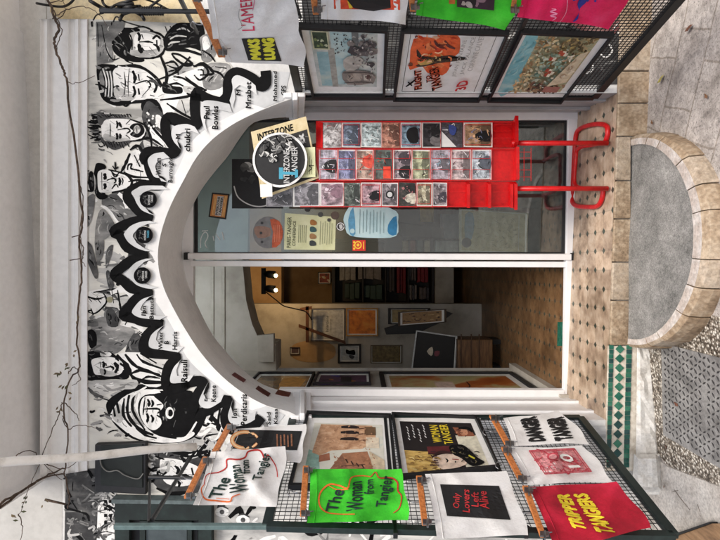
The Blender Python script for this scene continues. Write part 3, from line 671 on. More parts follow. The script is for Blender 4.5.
def p5(d):
    z = Z(70, 235, 6)
    d.poly(z((60, 370), (110, 340), (200, 325), (215, 380), (200, 440), (140, 475), (120, 420)), PW, 3); d.poly(z((215, 330), (290, 330), (300, 470), (230, 400)), PG1, 3)
    for p, w_ in ((((60, 380), (100, 370), (160, 385), (210, 370)), 2), (((105, 460), (150, 470), (200, 430), (220, 390), (190, 340), (140, 345)), 1.8), (((125, 440), (140, 480)), 2.4), (((90, 350), (130, 400)), 1.4), (((160, 375), (185, 410)), 2), (((170, 340), (260, 325), (330, 330)), 1.6), (((220, 345), (290, 350)), 2.4), (((220, 390), (300, 385)), 1.6), (((250, 325), (262, 410)), 1.4), (((285, 330), (300, 420), (310, 490)), 2), (((105, 455), (128, 452)), 3), (((60, 365), (90, 385)), 2.5), (((345, 510), (330, 540)), 2)):
        d.stroke(z(*p), w_, INK)
    for c, r in (((262, 268), 1.4), ((285, 270), 1.4), ((285, 295), 1.6), ((88, 378), 2.2)): d.disc(z(c)[0], r, INK)
    d.poly(z((222, 375), (255, 372), (252, 405), (225, 402)), M((150, 146, 118), .8, .2), 2)
art('mural_figure', 'small traveller figure beside a chest', p5, 0.00220)
def p6(d):
    z = Z(70, 310, 6)
    d.poly(z((130, 90), (200, 40), (300, 90), (370, 110), (390, 140), (330, 220), (260, 265), (130, 240)), PG2, 3); d.poly(z((210, 0), (290, 0), (300, 90), (240, 140), (210, 90)), PG2, 3)
    d.poly(z((100, 140), (130, 115), (160, 150), (155, 230), (120, 225)), INK, 3)
    d.poly(z((380, 140), (430, 165), (430, 250), (390, 260), (330, 250)), PG3, 2)
    for i in range(5): d.stroke(z((400+i*12, 140+i*5), (420+i*11, 128+i*4)), 1.6, INK)
    d.poly(z((75, 340), (85, 270), (130, 245), (230, 250), (270, 270), (330, 330), (355, 380), (340, 415), (250, 415), (120, 425), (82, 390)), INK, 4)
    d.poly(z((130, 300), (180, 285), (260, 285), (310, 310), (320, 350), (300, 385), (240, 395), (190, 390), (150, 385), (135, 345)), PW, 4)
    d.disc(z((222, 266))[0], 4.5, PW, 2.4); d.disc(z((195, 262))[0], 2.5, PG1, 3)
    d.poly(z((180, 350), (230, 365), (290, 375), (260, 398), (190, 392)), PG1, 3)
    for p, w_ in ((((195, 310), (205, 325), (198, 345)), 3), (((205, 355), (212, 372), (205, 388)), 2.2), (((215, 318), (220, 335)), 2), (((200, 348), (250, 340), (262, 352), (252, 362)), 1.6), (((265, 315), (285, 345), (270, 378)), 4), (((280, 335), (290, 365)), 2), (((180, 310), (185, 345)), 1.4), (((300, 320), (340, 350)), 3)): d.stroke(z(*p), w_, INK)
    d.poly(z((290, 262), (420, 255), (600, 300), (580, 350), (560, 450), (470, 460), (400, 420), (370, 390), (330, 310)), PW, 2)
    d.poly(z((430, 270), (600, 300), (560, 345), (480, 330)), PG1, 2)
    for p, w_ in ((((280, 270), (340, 330), (370, 395), (420, 440)), 4), (((330, 265), (400, 340), (540, 390)), 3.2), (((370, 380), (440, 360), (550, 400)), 3.6), (((400, 265), (440, 310), (560, 355)), 2.4), (((370, 400), (450, 430), (560, 435)), 4), (((420, 260), (520, 320)), 2), (((430, 420), (470, 400), (540, 410)), 2.4)): d.stroke(z(*p), w_, INK)
    d.poly(z((110, 430), (280, 420), (400, 420), (390, 470), (290, 480), (150, 520)), PG1, 3)
    d.stroke(z((110, 465), (140, 500), (200, 525)), 3.5, PG3); d.stroke(z((200, 450), (250, 480), (330, 460)), 3, PG2)
art('mural_portrait', 'dark-haired man with moustache and pale robe', p6, 0.00288)
def p7(d):
    z = Z(90, 365, 6)
    d.poly(z((100, 270), (110, 210), (200, 150), (300, 115), (430, 120), (560, 150), (620, 170), (640, 310), (700, 300), (640, 420), (560, 460), (480, 470), (380, 470), (250, 440), (150, 360)), INK, 4)
    d.poly(z((120, 300), (190, 200), (300, 150), (400, 150), (420, 170), (330, 180), (290, 230), (300, 320), (380, 410), (480, 440), (560, 440), (610, 400), (625, 420), (540, 462), (380, 462), (260, 430), (150, 345)), PW, 3)
    d.poly(z((130, 300), (180, 230), (200, 320), (170, 350)), PG1, 3); d.poly(z((240, 210), (290, 170), (270, 260), (330, 370), (260, 330)), PG1, 3)
    d.poly(z((300, 250), (320, 195), (370, 185), (430, 200), (450, 260), (440, 340), (390, 390), (340, 370), (305, 310)), PW, 4)
    d.poly(z((380, 180), (460, 165), (560, 180), (600, 230), (615, 300), (590, 350), (540, 380), (500, 410), (450, 425), (400, 400), (430, 350), (415, 290), (440, 240)), INK, 4)
    d.disc(z((478, 288))[0], 4.2, PW, 6); d.disc(z((482, 288))[0], 2.6, INK, 3.6)
    d.stroke(z((468, 270), (466, 305)), 1.6, PG1)
    for i in range(22): 
        a = i/21; d.stroke(z((520+rr.uniform(-10, 20), 180+a*200), (570+rr.uniform(0, 30), 190+a*195+rr.uniform(-8, 8)), (605+rr.uniform(-10, 20), 200+a*190+rr.uniform(-12, 12))), rr.uniform(1, 2.4), INK)
    for i in range(8): d.stroke(z((450+i*15, 405-i*3), (470+i*17, 432-i*5)), 1.6, INK)
    for p, w_ in ((((345, 205), (355, 225), (350, 250)), 3), (((370, 210), (378, 232), (368, 252)), 2.4), (((340, 290), (348, 315), (342, 345)), 3), (((365, 300), (378, 322), (370, 345)), 2.6), (((320, 265), (400, 262), (420, 275), (405, 290)), 2), (((400, 240), (430, 235)), 2), (((330, 195), (322, 260), (318, 300)), 1.4), (((345, 255), (340, 285)), 1.4), (((400, 300), (430, 320)), 2)): d.stroke(z(*p), w_, INK)
    for p, w_ in ((((205, 200), (200, 300), (250, 370)), 3), (((235, 180), (225, 290), (290, 380), (380, 420)), 3.4), (((270, 165), (255, 270), (330, 390)), 2.6), (((160, 225), (175, 290)), 3.5), (((140, 250), (150, 310)), 3), (((275, 380), (330, 420), (400, 440)), 2.2), (((215, 250), (235, 300)), 2)): d.stroke(z(*p), w_, INK)
    for p in (((340, 130), (250, 190), (240, 260)), ((440, 150), (330, 160), (290, 210)), ((520, 440), (580, 430), (640, 340))): d.stroke(z(*p), 2.4, PW)
art('mural_portrait', 'hooded man with long black beard and open mouth', p7, 0.00373)
def p8(d):
    z = Z(170, 340, 6)
    d.poly(z((150, 500), (210, 440), (320, 400), (340, 450), (340, 540), (300, 600), (120, 600)), PW, 2)
    for p, w_ in ((((215, 455), (190, 500), (160, 560)), 3), (((260, 430), (240, 500), (230, 590)), 4), (((300, 415), (290, 500), (320, 560)), 3), (((240, 440), (280, 500), (300, 590)), 4), (((190, 460), (210, 520)), 3), (((320, 430), (320, 500)), 2), (((160, 520), (260, 560)), 3)): d.stroke(z(*p), w_, INK)
    z = Z(180, 410, 4.15)
    d.poly(z((0, 60), (120, 60), (190, 140), (60, 200), (0, 200)), PG1, 2)
    for i in range(16):
        x, y = rr.uniform(0, 150), rr.uniform(40, 190); d.stroke(z((x, y), (x+rr.uniform(10, 50), y+rr.uniform(-25, 25)), (x+rr.uniform(30, 80), y+rr.uniform(-40, 40))), rr.uniform(1.5, 4), INK if i % 3 else PW)
art('mural_drapery', None, p8, 0.00271)
def p9(d):      # face beyond the dark cabinet door
    z = Z(60, 440, 5.4)
    d.poly(z((460, 130), (500, 60), (600, 50), (700, 30), (860, 40), (900, 200), (860, 260), (700, 290), (560, 280), (480, 200)), PG3, 3)
    d.poly(z((540, 110), (600, 100), (690, 120), (760, 160), (730, 230), (640, 250), (560, 220)), PW, 4); d.poly(z((545, 130), (590, 115), (590, 170), (550, 180)), PG1, 3)
    for i in range(26):
        x, y = rr.uniform(465, 560), rr.uniform(70, 240); d.stroke(z((x, y), (x+rr.uniform(-14, 24), y+rr.uniform(-22, 22)), (x+rr.uniform(10, 40), y+rr.uniform(-30, 30))), rr.uniform(1.2, 3), [PG1, INK, PW][i % 3])
    for p, w_ in ((((620, 140), (640, 160), (628, 185)), 3), (((625, 215), (645, 232), (640, 255)), 3.5), (((610, 195), (680, 190), (700, 205)), 2.4), (((650, 140), (660, 175)), 2), (((710, 150), (720, 190)), 3), (((600, 60), (700, 80), (800, 60)), 5), (((520, 260), (600, 290), (700, 280)), 4), (((700, 40), (760, 90), (820, 100)), 3)): d.stroke(z(*p), w_, INK)
    # lower left wall art: faces in grey wash around the shutter and behind the bags
    d.poly([(66, 470), (100, 468), (104, 492), (120, 498), (118, 560), (64, 560)], PG3, 0)
    d.poly([(98, 500), (120, 497), (120, 560), (96, 560)], PW)
    for i in range(90):
        x, y = rr.uniform(66, 116), rr.uniform(474, 545); d.stroke([(x, y), (x+rr.uniform(-6, 9), y+rr.uniform(-7, 7)), (x+rr.uniform(-3, 14), y+rr.uniform(-8, 10))], rr.uniform(.8, 2.8), [INK, PG2, PG3, PG2, PG1][i % 5])
    for i in range(10): d.poly([(104+i % 3*5, 500+i//3*7), (107+i % 3*5, 500+i//3*7), (107+i % 3*5, 503+i//3*7), (104+i % 3*5, 503+i//3*7)], INK)
art('mural_portrait', 'grey-haired face beside the dark cabinet', p9, 0.00220)
def p10(d):     # large washed faces behind the white bags and the left gate
    d.poly([(200, 480), (290, 470), (430, 430), (640, 425), (640, 700), (200, 700)], PG1)
    for i in range(150):
        x, y = rr.uniform(200, 560), rr.uniform(430, 600)
        d.stroke([(x, y), (x+rr.uniform(-9, 14), y+rr.uniform(-12, 12)), (x+rr.uniform(-4, 24), y+rr.uniform(-18, 18))], rr.uniform(1.5, 7), rr.choice([PG1, PW, PW, PW, PG2, INK]))
    for cx_, cy_ in ((222, 512), (243, 520)): d.disc((cx_, cy_), 7, PW, 5); d.stroke([(cx_-5, cy_-4), (cx_, cy_-6), (cx_+6, cy_-3)], 1.6, PG3); d.disc((cx_, cy_), 2.4, PG3)
art('mural_wash', None, p10, 0.00220)
def p11(d):     # dark painted wall beyond the right gate
    d.poly([(298, -120), (640, -120), (640, 84), (305, 90)], PG3)
    d.poly([(560, -110), (640, -110), (640, 22), (600, 40), (562, 20)], MN('mural_red_wash', [(.3, (60, 30, 32)), (.5, (112, 62, 62)), (.7, (140, 110, 104))], 9, 6, .8))
    for i in range(60):
        x, y = rr.uniform(310, 630), rr.uniform(-60, 84); d.stroke([(x, y), (x+rr.uniform(-6, 12), y+rr.uniform(-10, 10)), (x+rr.uniform(-3, 18), y+rr.uniform(-12, 12))], rr.uniform(1, 4), rr.choice([INK, INK, PG2, PG1]))
    for cx_, cy_ in ((604, 50), (585, 66), (622, 30)):
        d.stroke([(cx_-9, cy_), (cx_-3, cy_-7), (cx_+5, cy_-6), (cx_+8, cy_+2), (cx_+2, cy_+7), (cx_-4, cy_+3), (cx_, cy_-1)], 1.8, PW)
art('mural_dark_wall', None, p11, .0020)

# hand-painted names
def nm(lines, label, base=.0082):
    for t, tl, bl, br, tr in lines: d = Draw(W, base); d.text(t, tl, bl, br, tr, INK, bold=.028, space=1.04, shear=.06); d.build('painted_name', fa, base=False)
z = Z(0, 0, 3)
def q(z_, x0, x1, y0, y1, sk=0): a = z_((x0, y1), (x1, y1+sk), (x1, y0+sk), (x0, y0)); return a
nm([('Paul', *q(z, 611, 629, 318, 357)), ('Bowles', *q(z, 636, 655, 318, 388))], '')
nm([('M', *q(z, 527, 541, 402, 417)), ('chukri', *q(z, 553, 571, 385, 455))], '')
nm([('William', *q(z, 467, 483, 474, 524)), ('S', *q(z, 487, 499, 490, 500)), ('Burroughs', *q(z, 504, 522, 474, 548))], '')
z = Z(170, 0, 4.5)
nm([('M', *q(z, 297, 318, 402, 430)), ('Mrabet', *q(z, 340, 366, 368, 488))], '')
nm([('Mohamed', *q(z, 464, 482, 320, 455)), ('GPS', *q(z, 500, 522, 385, 430))], '')
z = Z(70, 235, 6)
nm([('Ibn', *q(z, 428, 456, 425, 485)), ('Battuta', *q(z, 476, 502, 375, 505))], '')
z = Z(70, 310, 6)
nm([('Walter', *q(z, 530, 556, 130, 236)), ('B', *q(z, 566, 592, 185, 205)), ('Harris', *q(z, 614, 644, 130, 240))], '')
z = Z(170, 340, 6)
nm([('Raisuli', *q(z, 66, 105, 118, 252))], '')
nm([('Emily', *q(z, 206, 230, 296, 368)), ('Keene', *q(z, 246, 276, 272, 372))], '')
nm([('Ion', *q(z, 370, 402, 412, 468)), ('Perdicaris', *q(z, 424, 462, 325, 512))], '')
nm([('Said', *q(z, 580, 604, 432, 510)), ('Kleaa', *q(z, 622, 646, 412, 505))], '')

# round black discs fixed along the crown of the arch
TEAL = M((70, 160, 186), .5, .1); PALE = M((206, 206, 204), .6, .1)
for i, ((cx_, cy_), lab) in enumerate((((148.5, 199.5), 'round black disc plaque nearest the hatted portrait on the arch'), ((144.5, 235), 'round black disc plaque at the crown of the arch, middle of three'), ((142.5, 275.5), 'round black disc plaque beside the Ibn Battuta name on the arch'))):
    b = MB(); P = [(cx_+8.3*math.cos(t*math.pi/14), cy_+8.3*math.sin(t*math.pi/14)) for t in range(28)]
    b.slab(W, P, .012, .018, M((13, 13, 15), .9, .3, 40, spec=.15)); o = b.build('round_plaque', None, lab, 'plaque', 'round plaques along the arch')
    d = Draw(W, .0185); 
    for k in range(16): a_, c_ = cx_-3+rr.uniform(-2.5, 1.5), cy_+rr.uniform(-4.5, 4.5); d.stroke([(a_, c_), (a_+rr.uniform(-1, 1), c_+rr.uniform(-1.5, 1.5)), (a_+rr.uniform(-1, 1.6), c_+rr.uniform(-2, 2))], rr.uniform(.4, 1.1), rr.choice([PG2, PG3, PG3]))
    d.textr('INTERZONE', cx_-.5, cx_+1.6, cy_-4.6, cy_+5.2, PALE, bold=.01); d.textr('TANGIER', cx_+2.4, cx_+4.6, cy_-4.6, cy_+3, TEAL if i == 1 else PALE, bold=.01)
    d.build('printed_face', o)
# stickers on the left reveal
b = MB()
def rev(x, y, d_):   # point of the reveal surface between front curve and back curve
    best = None
    for i in range(61):
        for k in range(0, 11):
            P = (W(*AFr[i])*(1-k/10)+G(*ABr[i], .03)*k/10); r = P-EYE; px, py = 360-r.z/r.y*F, 270-r.x/r.y*F
            e = (px-x)**2+(py-y)**2
            if best is None or e < best[0]: best = (e, P)
    return best[1]
SK = [M((120, 74, 74), .5, .35, 40), M((92, 48, 44), .5, .35, 40), M((104, 52, 42), .5, .4, 60)]
for i, ((x0, y0, x1, y1, hw), lab) in enumerate((((235, 376, 247, 382, 2.6), 'pinkish paper sticker on the left reveal, highest of the three'), ((256, 387, 268, 395, 3), 'dark red sticker on the left reveal, middle of the three'), ((276, 393, 288, 396, 4.2), 'brown printed sticker on the left reveal just above the impost'))):
    a, c = rev(x0, y0, 0), rev(x1, y1, 0); t = Vector((0, 1, 0)); nn = (c-a).cross(t).normalized()
    if nn.x < 0: nn = -nn
    w_ = t*hw*.013; mid = (a+c)/2; nn *= .006
    b = MB(); b.hexa([a-w_+nn*.3, a+w_+nn*.3, c+w_+nn*.3, c-w_+nn*.3], [a-w_+nn, a+w_+nn, c+w_+nn, c-w_+nn], SK[i]); 
    b.build('sticker', None, lab, 'sticker', 'stickers on the left reveal')
# ------------------------------------------------------------------ gates
IRON = M((26, 27, 28), .45, .35, 40); IRONG = M((30, 44, 42), .45, .3, 30); WIRE = M((30, 30, 32), .5, .3, 60)
def gate(pl, o, D, z0, z1, send, hi, label, pitch, wr, iron, hipost):
    g = empty('security_gate', o, label, 'gate', None)
    O = Vector(o); n = pl.n
    def pt(s, z, d=0): return Vector((O.x+D.x*s, O.y+D.y*s, z))+n*d
    def bar(s0, za, s1, zb, w_, name, m=iron, d0=-.012, d1=.012):
        a, c = pt(s0, za), pt(s1, zb); t = (c-a).normalized(); u_ = t.cross(n).normalized()*w_
        b = MB(); k0, k1 = n*d0, n*d1
        b.hexa([a+u_+k0, a-u_+k0, a-u_+k1, a+u_+k1], [c+u_+k0, c-u_+k0, c-u_+k1, c+u_+k1], m); return b.build(name, g, bevel=.002)
    hs_ = bar(0, z0, 0, z1, .016, 'hinge_stile'); bar(send(z0), z0, send(z1), z1, .016, 'outer_stile')
    bar(0, z0, send(z0), z0, .018, 'bottom_rail'); bar(0, z1, send(z1), z1, .018, 'top_rail')
    for f in (.36, .68): bar(0, z0+(z1-z0)*f, send(z0), z0+(z1-z0)*f, .008, 'cross_rail', IRON)
    bar(send(z1), z1, send(z1), hi, .009, 'hanging_post', hipost, -.009, .009)
    b = MB(); s = pitch
    while s < send(z1):
        a = n*.002; b.tube([pt(s, z0), pt(s, z1)], wr, WIRE, 4, False); s += pitch
    z = z0+pitch
    while z < z1:
        b.tube([pt(0, z, .003), pt(send(z), z, .003)], wr, WIRE, 4, False); z += pitch
    b.build('wire_mesh', g)
    for zz in (z0+.15, z1-.15):
        b = MB(); b.tube([pt(-.012, zz-.04), pt(-.012, zz+.04)], .012, iron, 10); b.build('hinge', hs_)
    return g, pt, bar
gl, ptl, barl = gate(L, (-.75, 2.74, .0), LD, .12, 1.575, lambda z: .79+(1.575-z)/1.455*.05, 2.13, 'dark green wire mesh gate leaf on the left of the arch', .0215, .0016, IRONG, M((96, 116, 114), .4, .2, 30))
gr_, ptr, barr = gate(R, (.851, 2.66, .0), RD, .085, 1.53, lambda z: .86, 2.25, 'black wire mesh gate leaf on the right of the arch', .017, .0019, IRON, IRON)
def strut(pl, a, c, r, par, d=(.0, .0), m=IRON):
    b = MB(); b.tube([pl(*a, d[0]), W(*c, d[1])], r, m, 8); b.build('strut', par)
strut(L, (152, 520), (190, 458), .009, gl, (.0, .04)); strut(L, (149, 522), (150, 476), .006, gl, (0, .05)); strut(R, (178, -6), (197, 33), .010, gr_, (0, .04)); strut(R, (288, -14), (300, 17), .010, gr_, (0, .03))
b = MB(); b.tube([L(149, 477, .0), L(192, 478, .0)], .008, IRON, 8); b.build('cross_bar', gl)
b = MB(); 
b.tube([R(100, 11, .0), R(300, 12, .0)], .009, IRON, 8); b.build('cross_bar', gr_)

# ------------------------------------------------------------------ framed posters on the gates
PAPER = MN('poster_paper', [(.3, (222, 220, 212)), (.5, (236, 235, 230)), (.7, (242, 241, 237))], 20, 4, .5)
def lerp(q, u, v): return tuple((q[0][i]*(1-u)+q[1][i]*u)*(1-v)+(q[3][i]*(1-u)+q[2][i]*u)*v for i in (0, 1))
def inset(q, a): return [lerp(q, a, a), lerp(q, 1-a, a), lerp(q, 1-a, 1-a), lerp(q, a, 1-a)]
def framed(pl, quad, fr, mount, label, artfn, group='framed posters on the gates', fm=None, name='framed_poster', cat='framed poster', depth=.024, pic=None):
    c = pl(*lerp(quad, .5, .5)); e = empty(name, c, label, cat, group)
    q1 = inset(quad, fr); b = MB(); b.ring(pl, quad, q1, .002, depth, fm or BLK); b.build('frame', e, bevel=.0015)
    b = MB(); b.slab(pl, q1, .004, .010, PAPER); b.build('mount', e)
    q2 = inset(quad, mount); d = Draw(pl, .0106, .0001); artfn(d, lambda u, v: lerp(q2, u, v), q2)
    d.build('print', e, base=False)
    return e
def uvp(f, *p): return [f(a, c) for a, c in p]
def P4(f, u0, v0, u1, v1): return uvp(f, (u0, v0), (u1, v0), (u1, v1), (u0, v1))
rp = random.Random(11)
def blobs(d, f, n, mats, r0=.03, r1=.1, box=(0, 0, 1, 1)):
    for i in range(n):
        u, v = rp.uniform(box[0], box[2]), rp.uniform(box[1], box[3]); r = rp.uniform(r0, r1)
        pts = []
        for k in range(9):
            a = 2*math.pi*k/9; rr_ = r*rp.uniform(.55, 1.25); pts.append(f(min(max(u+rr_*math.cos(a), 0), 1), min(max(v+rr_*math.sin(a)*rp.choice((.7, 1)), 0), 1)))
        d.poly(pts, rp.choice(mats), 2)
C_ = lambda *c: M(c, .6, .22, 30)
def paint(d, f, n, box, mats, l=(.02, .07), w_=(.6, 2.2), an=(0, 6.28)):
    for i in range(n):
        u, v = rp.uniform(box[0], box[2]), rp.uniform(box[1], box[3]); L_ = rp.uniform(*l); t = rp.uniform(*an)
        P = [(u, v), (u+L_*math.cos(t), v+L_*math.sin(t)), (u+1.8*L_*math.cos(t+.5), v+1.8*L_*math.sin(t+.5))]
        d.stroke([f(min(.99, max(.01, a)), min(.99, max(.01, c))) for a, c in P], rp.uniform(*w_), rp.choice(mats), 2)
# u runs down the picture (to the right in the photograph), v runs to the left of the print
def ar1(d, f, q2):
    d.poly(q2, MN('faded_photo', [(.3, (148, 160, 158)), (.5, (196, 202, 196)), (.7, (218, 218, 206))], 14, 6, .5))
    d.poly(P4(f, .3, 0, .62, .95), MN('faded_sky', [(.3, (140, 176, 180)), (.5, (176, 204, 204)), (.7, (200, 214, 206))], 12, 6, .5))
    d.poly(P4(f, .06, .37, .24, .98), MN('faded_sea', [(.3, (120, 160, 166)), (.5, (150, 186, 190)), (.7, (186, 200, 190))], 12, 6, .5)); d.poly(P4(f, .24, .3, .34, 1), C_(168, 166, 156))
    d.poly(P4(f, .62, .0, .72, .6), C_(118, 120, 118))
    for i in range(46): d.disc(f(rp.uniform(.34, .6), rp.uniform(.02, .4)), rp.uniform(.3, .9), C_(52, 56, 58), n=6)
    blobs(d, f, 16, [C_(88, 84, 84), C_(112, 106, 104), C_(70, 66, 68), C_(140, 132, 126)], .03, .11, (.6, .05, .95, .6))
    d.poly(uvp(f, (.46, .52), (.62, .42), (.78, .5), (.7, .66), (.5, .72)), C_(186, 180, 170), 2); d.poly(uvp(f, (.42, .76), (.55, .7), (.92, .73), (.95, .92), (.5, .96)), C_(140, 130, 122), 2)
    d.poly(uvp(f, (.5, .78), (.74, .76), (.72, .9), (.54, .92)), C_(176, 164, 152), 2); d.poly(P4(f, .78, .78, .9, .88), C_(206, 198, 186)); d.disc(f(.86, .82), 2.4, C_(90, 60, 56))
    for v in (.75, .93): d.stroke(uvp(f, (.44, v), (.7, v-.02), (.94, v)), .9, C_(60, 54, 54))
    d.poly(P4(f, .02, .0, .27, .33), C_(206, 204, 168)); d.poly(P4(f, .04, .02, .25, .31), C_(54, 74, 52)); blobs(d, f, 14, [C_(120, 136, 84), C_(200, 204, 170), C_(38, 54, 40)], .012, .035, (.06, .05, .23, .28))
_a1 = ar1
def ar1(d, f, q2):
    _a1(d, f, q2); paint(d, f, 70, (.6, .05, .97, .72), [C_(70, 64, 66), C_(120, 112, 110), C_(160, 152, 146), C_(196, 190, 182)], (.012, .035), (.5, 1.6)); paint(d, f, 26, (.46, .74, .94, .95), [C_(176, 166, 154), C_(100, 92, 86), C_(150, 138, 126)], (.012, .03), (.5, 1.3))
framed(R, [(297, 22), (388, 26), (385, 95), (312, 95)], .035, .115, 'framed pale vintage photo collage with green stamp, topmost poster on the right gate', ar1)
def ar2(d, f, q2):
    d.poly(q2, PAPER)
    for a, c in (((.02, .02), (.98, .02)), ((.98, .02), (.98, .98)), ((.98, .98), (.02, .98)), ((.02, .98), (.02, .02))): d.stroke([f(*a), f(*c)], .6, C_(90, 86, 80), 0, False)
    OR, OR2 = C_(238, 104, 52), C_(246, 140, 84)
    d.poly(uvp(f, (.06, .1), (.3, .08), (.36, .02), (.55, .03), (.6, .15), (.62, .32), (.55, .42), (.56, .58), (.5, .7), (.3, .66), (.22, .55), (.08, .62), (.06, .5)), OR, 2)
    blobs(d, f, 10, [OR2, C_(220, 70, 40), C_(250, 190, 150)], .03, .07, (.1, .06, .5, .6)); d.poly(uvp(f, (.06, .12), (.2, .1), (.2, .42), (.08, .4)), OR, 2)
    d.poly(uvp(f, (.12, .3), (.2, .38), (.34, .4), (.52, .36), (.6, .38), (.74, .42), (.6, .46), (.4, .5), (.24, .56), (.14, .55), (.22, .46)), C_(64, 50, 38), 3); d.poly(uvp(f, (.15, .45), (.28, .42), (.36, .48), (.2, .54)), C_(214, 176, 96), 2)
    d.poly(uvp(f, (.12, .27), (.18, .36), (.25, .44), (.2, .46), (.13, .36)), C_(58, 42, 34), 2); d.disc(f(.075, .53), 2.2, C_(120, 70, 50)); d.stroke(uvp(f, (.42, .44), (.56, .4), (.72, .4)), 1.8, INK)
    for u in (.3, .42): d.stroke(uvp(f, (u, .12), (u+.05, .2), (u+.14, .25)), 3, C_(92, 44, 36)); d.stroke(uvp(f, (u-.04, .2), (u+.05, .27)), 2.4, C_(150, 54, 36))
    paint(d, f, 34, (.08, .05, .58, .6), [OR, OR2, C_(214, 64, 36), C_(120, 46, 34), C_(252, 196, 150)], (.015, .05), (.6, 1.8)); paint(d, f, 26, (.14, .36, .5, .52), [C_(40, 30, 26), C_(196, 160, 90), C_(226, 196, 130), C_(90, 70, 46)], (.012, .035), (.6, 1.6))
    YE = C_(240, 206, 150)
    for t, a in (('FLIGHT', ((.18, .96), (.28, .93), (.22, .60), (.13, .63))), ('TO', ((.32, .83), (.38, .82), (.35, .70), (.29, .71))), ('TANGIER', ((.42, .97), (.55, .91), (.42, .55), (.31, .60)))):
        d.text(t, *uvp(f, *a), C_(226, 92, 48), bold=.07); d.text(t, *uvp(f, *a), INK, bold=.015)
    d.stroke(uvp(f, (.06, .9), (.12, .84), (.18, .76)), 1.8, INK); d.stroke(uvp(f, (.08, .82), (.14, .88)), 2.4, INK)
    GRY = C_(178, 176, 170)
    for t, u0, u1, v0, v1 in (('JOAN FONTAINE', .62, .68, .1, .72), ('JACK PALANCE', .71, .77, .05, .68), ('CORINNE CALVET', .79, .85, .02, .62)): d.text(t, f(u0, v1), f(u1, v1), f(u1, v0), f(u0, v0), GRY, bold=.01)
    d.text('3D', f(.72, .97), f(.86, .93), f(.86, .76), f(.72, .80), C_(206, 40, 44), bold=.03)
framed(R, [(402, 27), (509, 30), (479, 99), (393, 98)], .022, .075, 'framed film poster with orange blaze and running man, middle poster on the right gate', ar2)
def ar3(d, f, q2):
    d.poly(q2, MN('painted_hill', [(.3, (140, 116, 84)), (.45, (196, 176, 134)), (.55, (150, 160, 130)), (.7, (214, 200, 160))], 26, 7, .5))
    SEA = MN('painted_sea', [(.3, (96, 168, 178)), (.55, (140, 200, 204)), (.7, (180, 216, 210))], 10, 5, .5)
    d.poly(uvp(f, (0, 0), (.16, 0), (.2, .3), (.2, .6), (.25, .8), (.2, 1), (0, 1)), SEA, 2)
    paint(d, f, 30, (.02, .02, .17, .98), [SEA, C_(160, 206, 206), C_(120, 186, 192)], (.03, .08), (.8, 2), (1.2, 1.9))
    paint(d, f, 150, (.2, .02, .6, .98), [C_(226, 208, 160), C_(216, 190, 140), C_(170, 176, 148), C_(232, 222, 186), C_(150, 120, 84), C_(200, 160, 110)], (.015, .05), (.8, 3))
    paint(d, f, 110, (.42, .3, .9, .86), [C_(150, 180, 160), C_(176, 196, 174), C_(196, 208, 186), C_(130, 160, 140), C_(216, 206, 176)], (.015, .05), (.8, 3))
    paint(d, f, 60, (.55, .02, .97, .3), [C_(130, 108, 66), C_(96, 84, 52), C_(180, 156, 96), C_(70, 62, 44)], (.015, .05), (.8, 2.6)); paint(d, f, 50, (.45, .84, .95, .98), [C_(84, 62, 50), C_(120, 84, 66), C_(60, 50, 40), C_(150, 120, 90)], (.015, .05), (.8, 2.6))
    for u, v in ((.58, .24), (.62, .27), (.55, .56), (.6, .6), (.57, .64), (.5, .36)): d.poly(uvp(f, (u, v), (u+.05, v+.01), (u+.045, v+.07), (u-.005, v+.06)), C_(168, 70, 44)); d.poly(uvp(f, (u+.05, v+.01), (u+.1, v+.02), (u+.09, v+.07), (u+.045, v+.07)), C_(226, 214, 190))
    for i in range(26):
        u, v = rp.uniform(.25, .85), rp.uniform(.08, .9); d.stroke(uvp(f, (u, v), (u+.03, v+.004)), .9, rp.choice([C_(60, 52, 44), C_(120, 60, 44), C_(236, 232, 220)]), 0)
    d.poly(uvp(f, (.88, .3), (.98, .24), (.98, .8), (.72, .88)), C_(206, 190, 160)); d.poly(P4(f, .7, .88, .95, .98), C_(160, 104, 92)); paint(d, f, 14, (.74, .3, .96, .86), [C_(226, 214, 190), C_(176, 150, 120)], (.02, .06), (.8, 2))
framed(R, [(521, 28), (614, 32), (561, 100.5), (487, 99)], .025, .095, 'framed coloured hillside town view, lowest poster on the right gate', ar3)
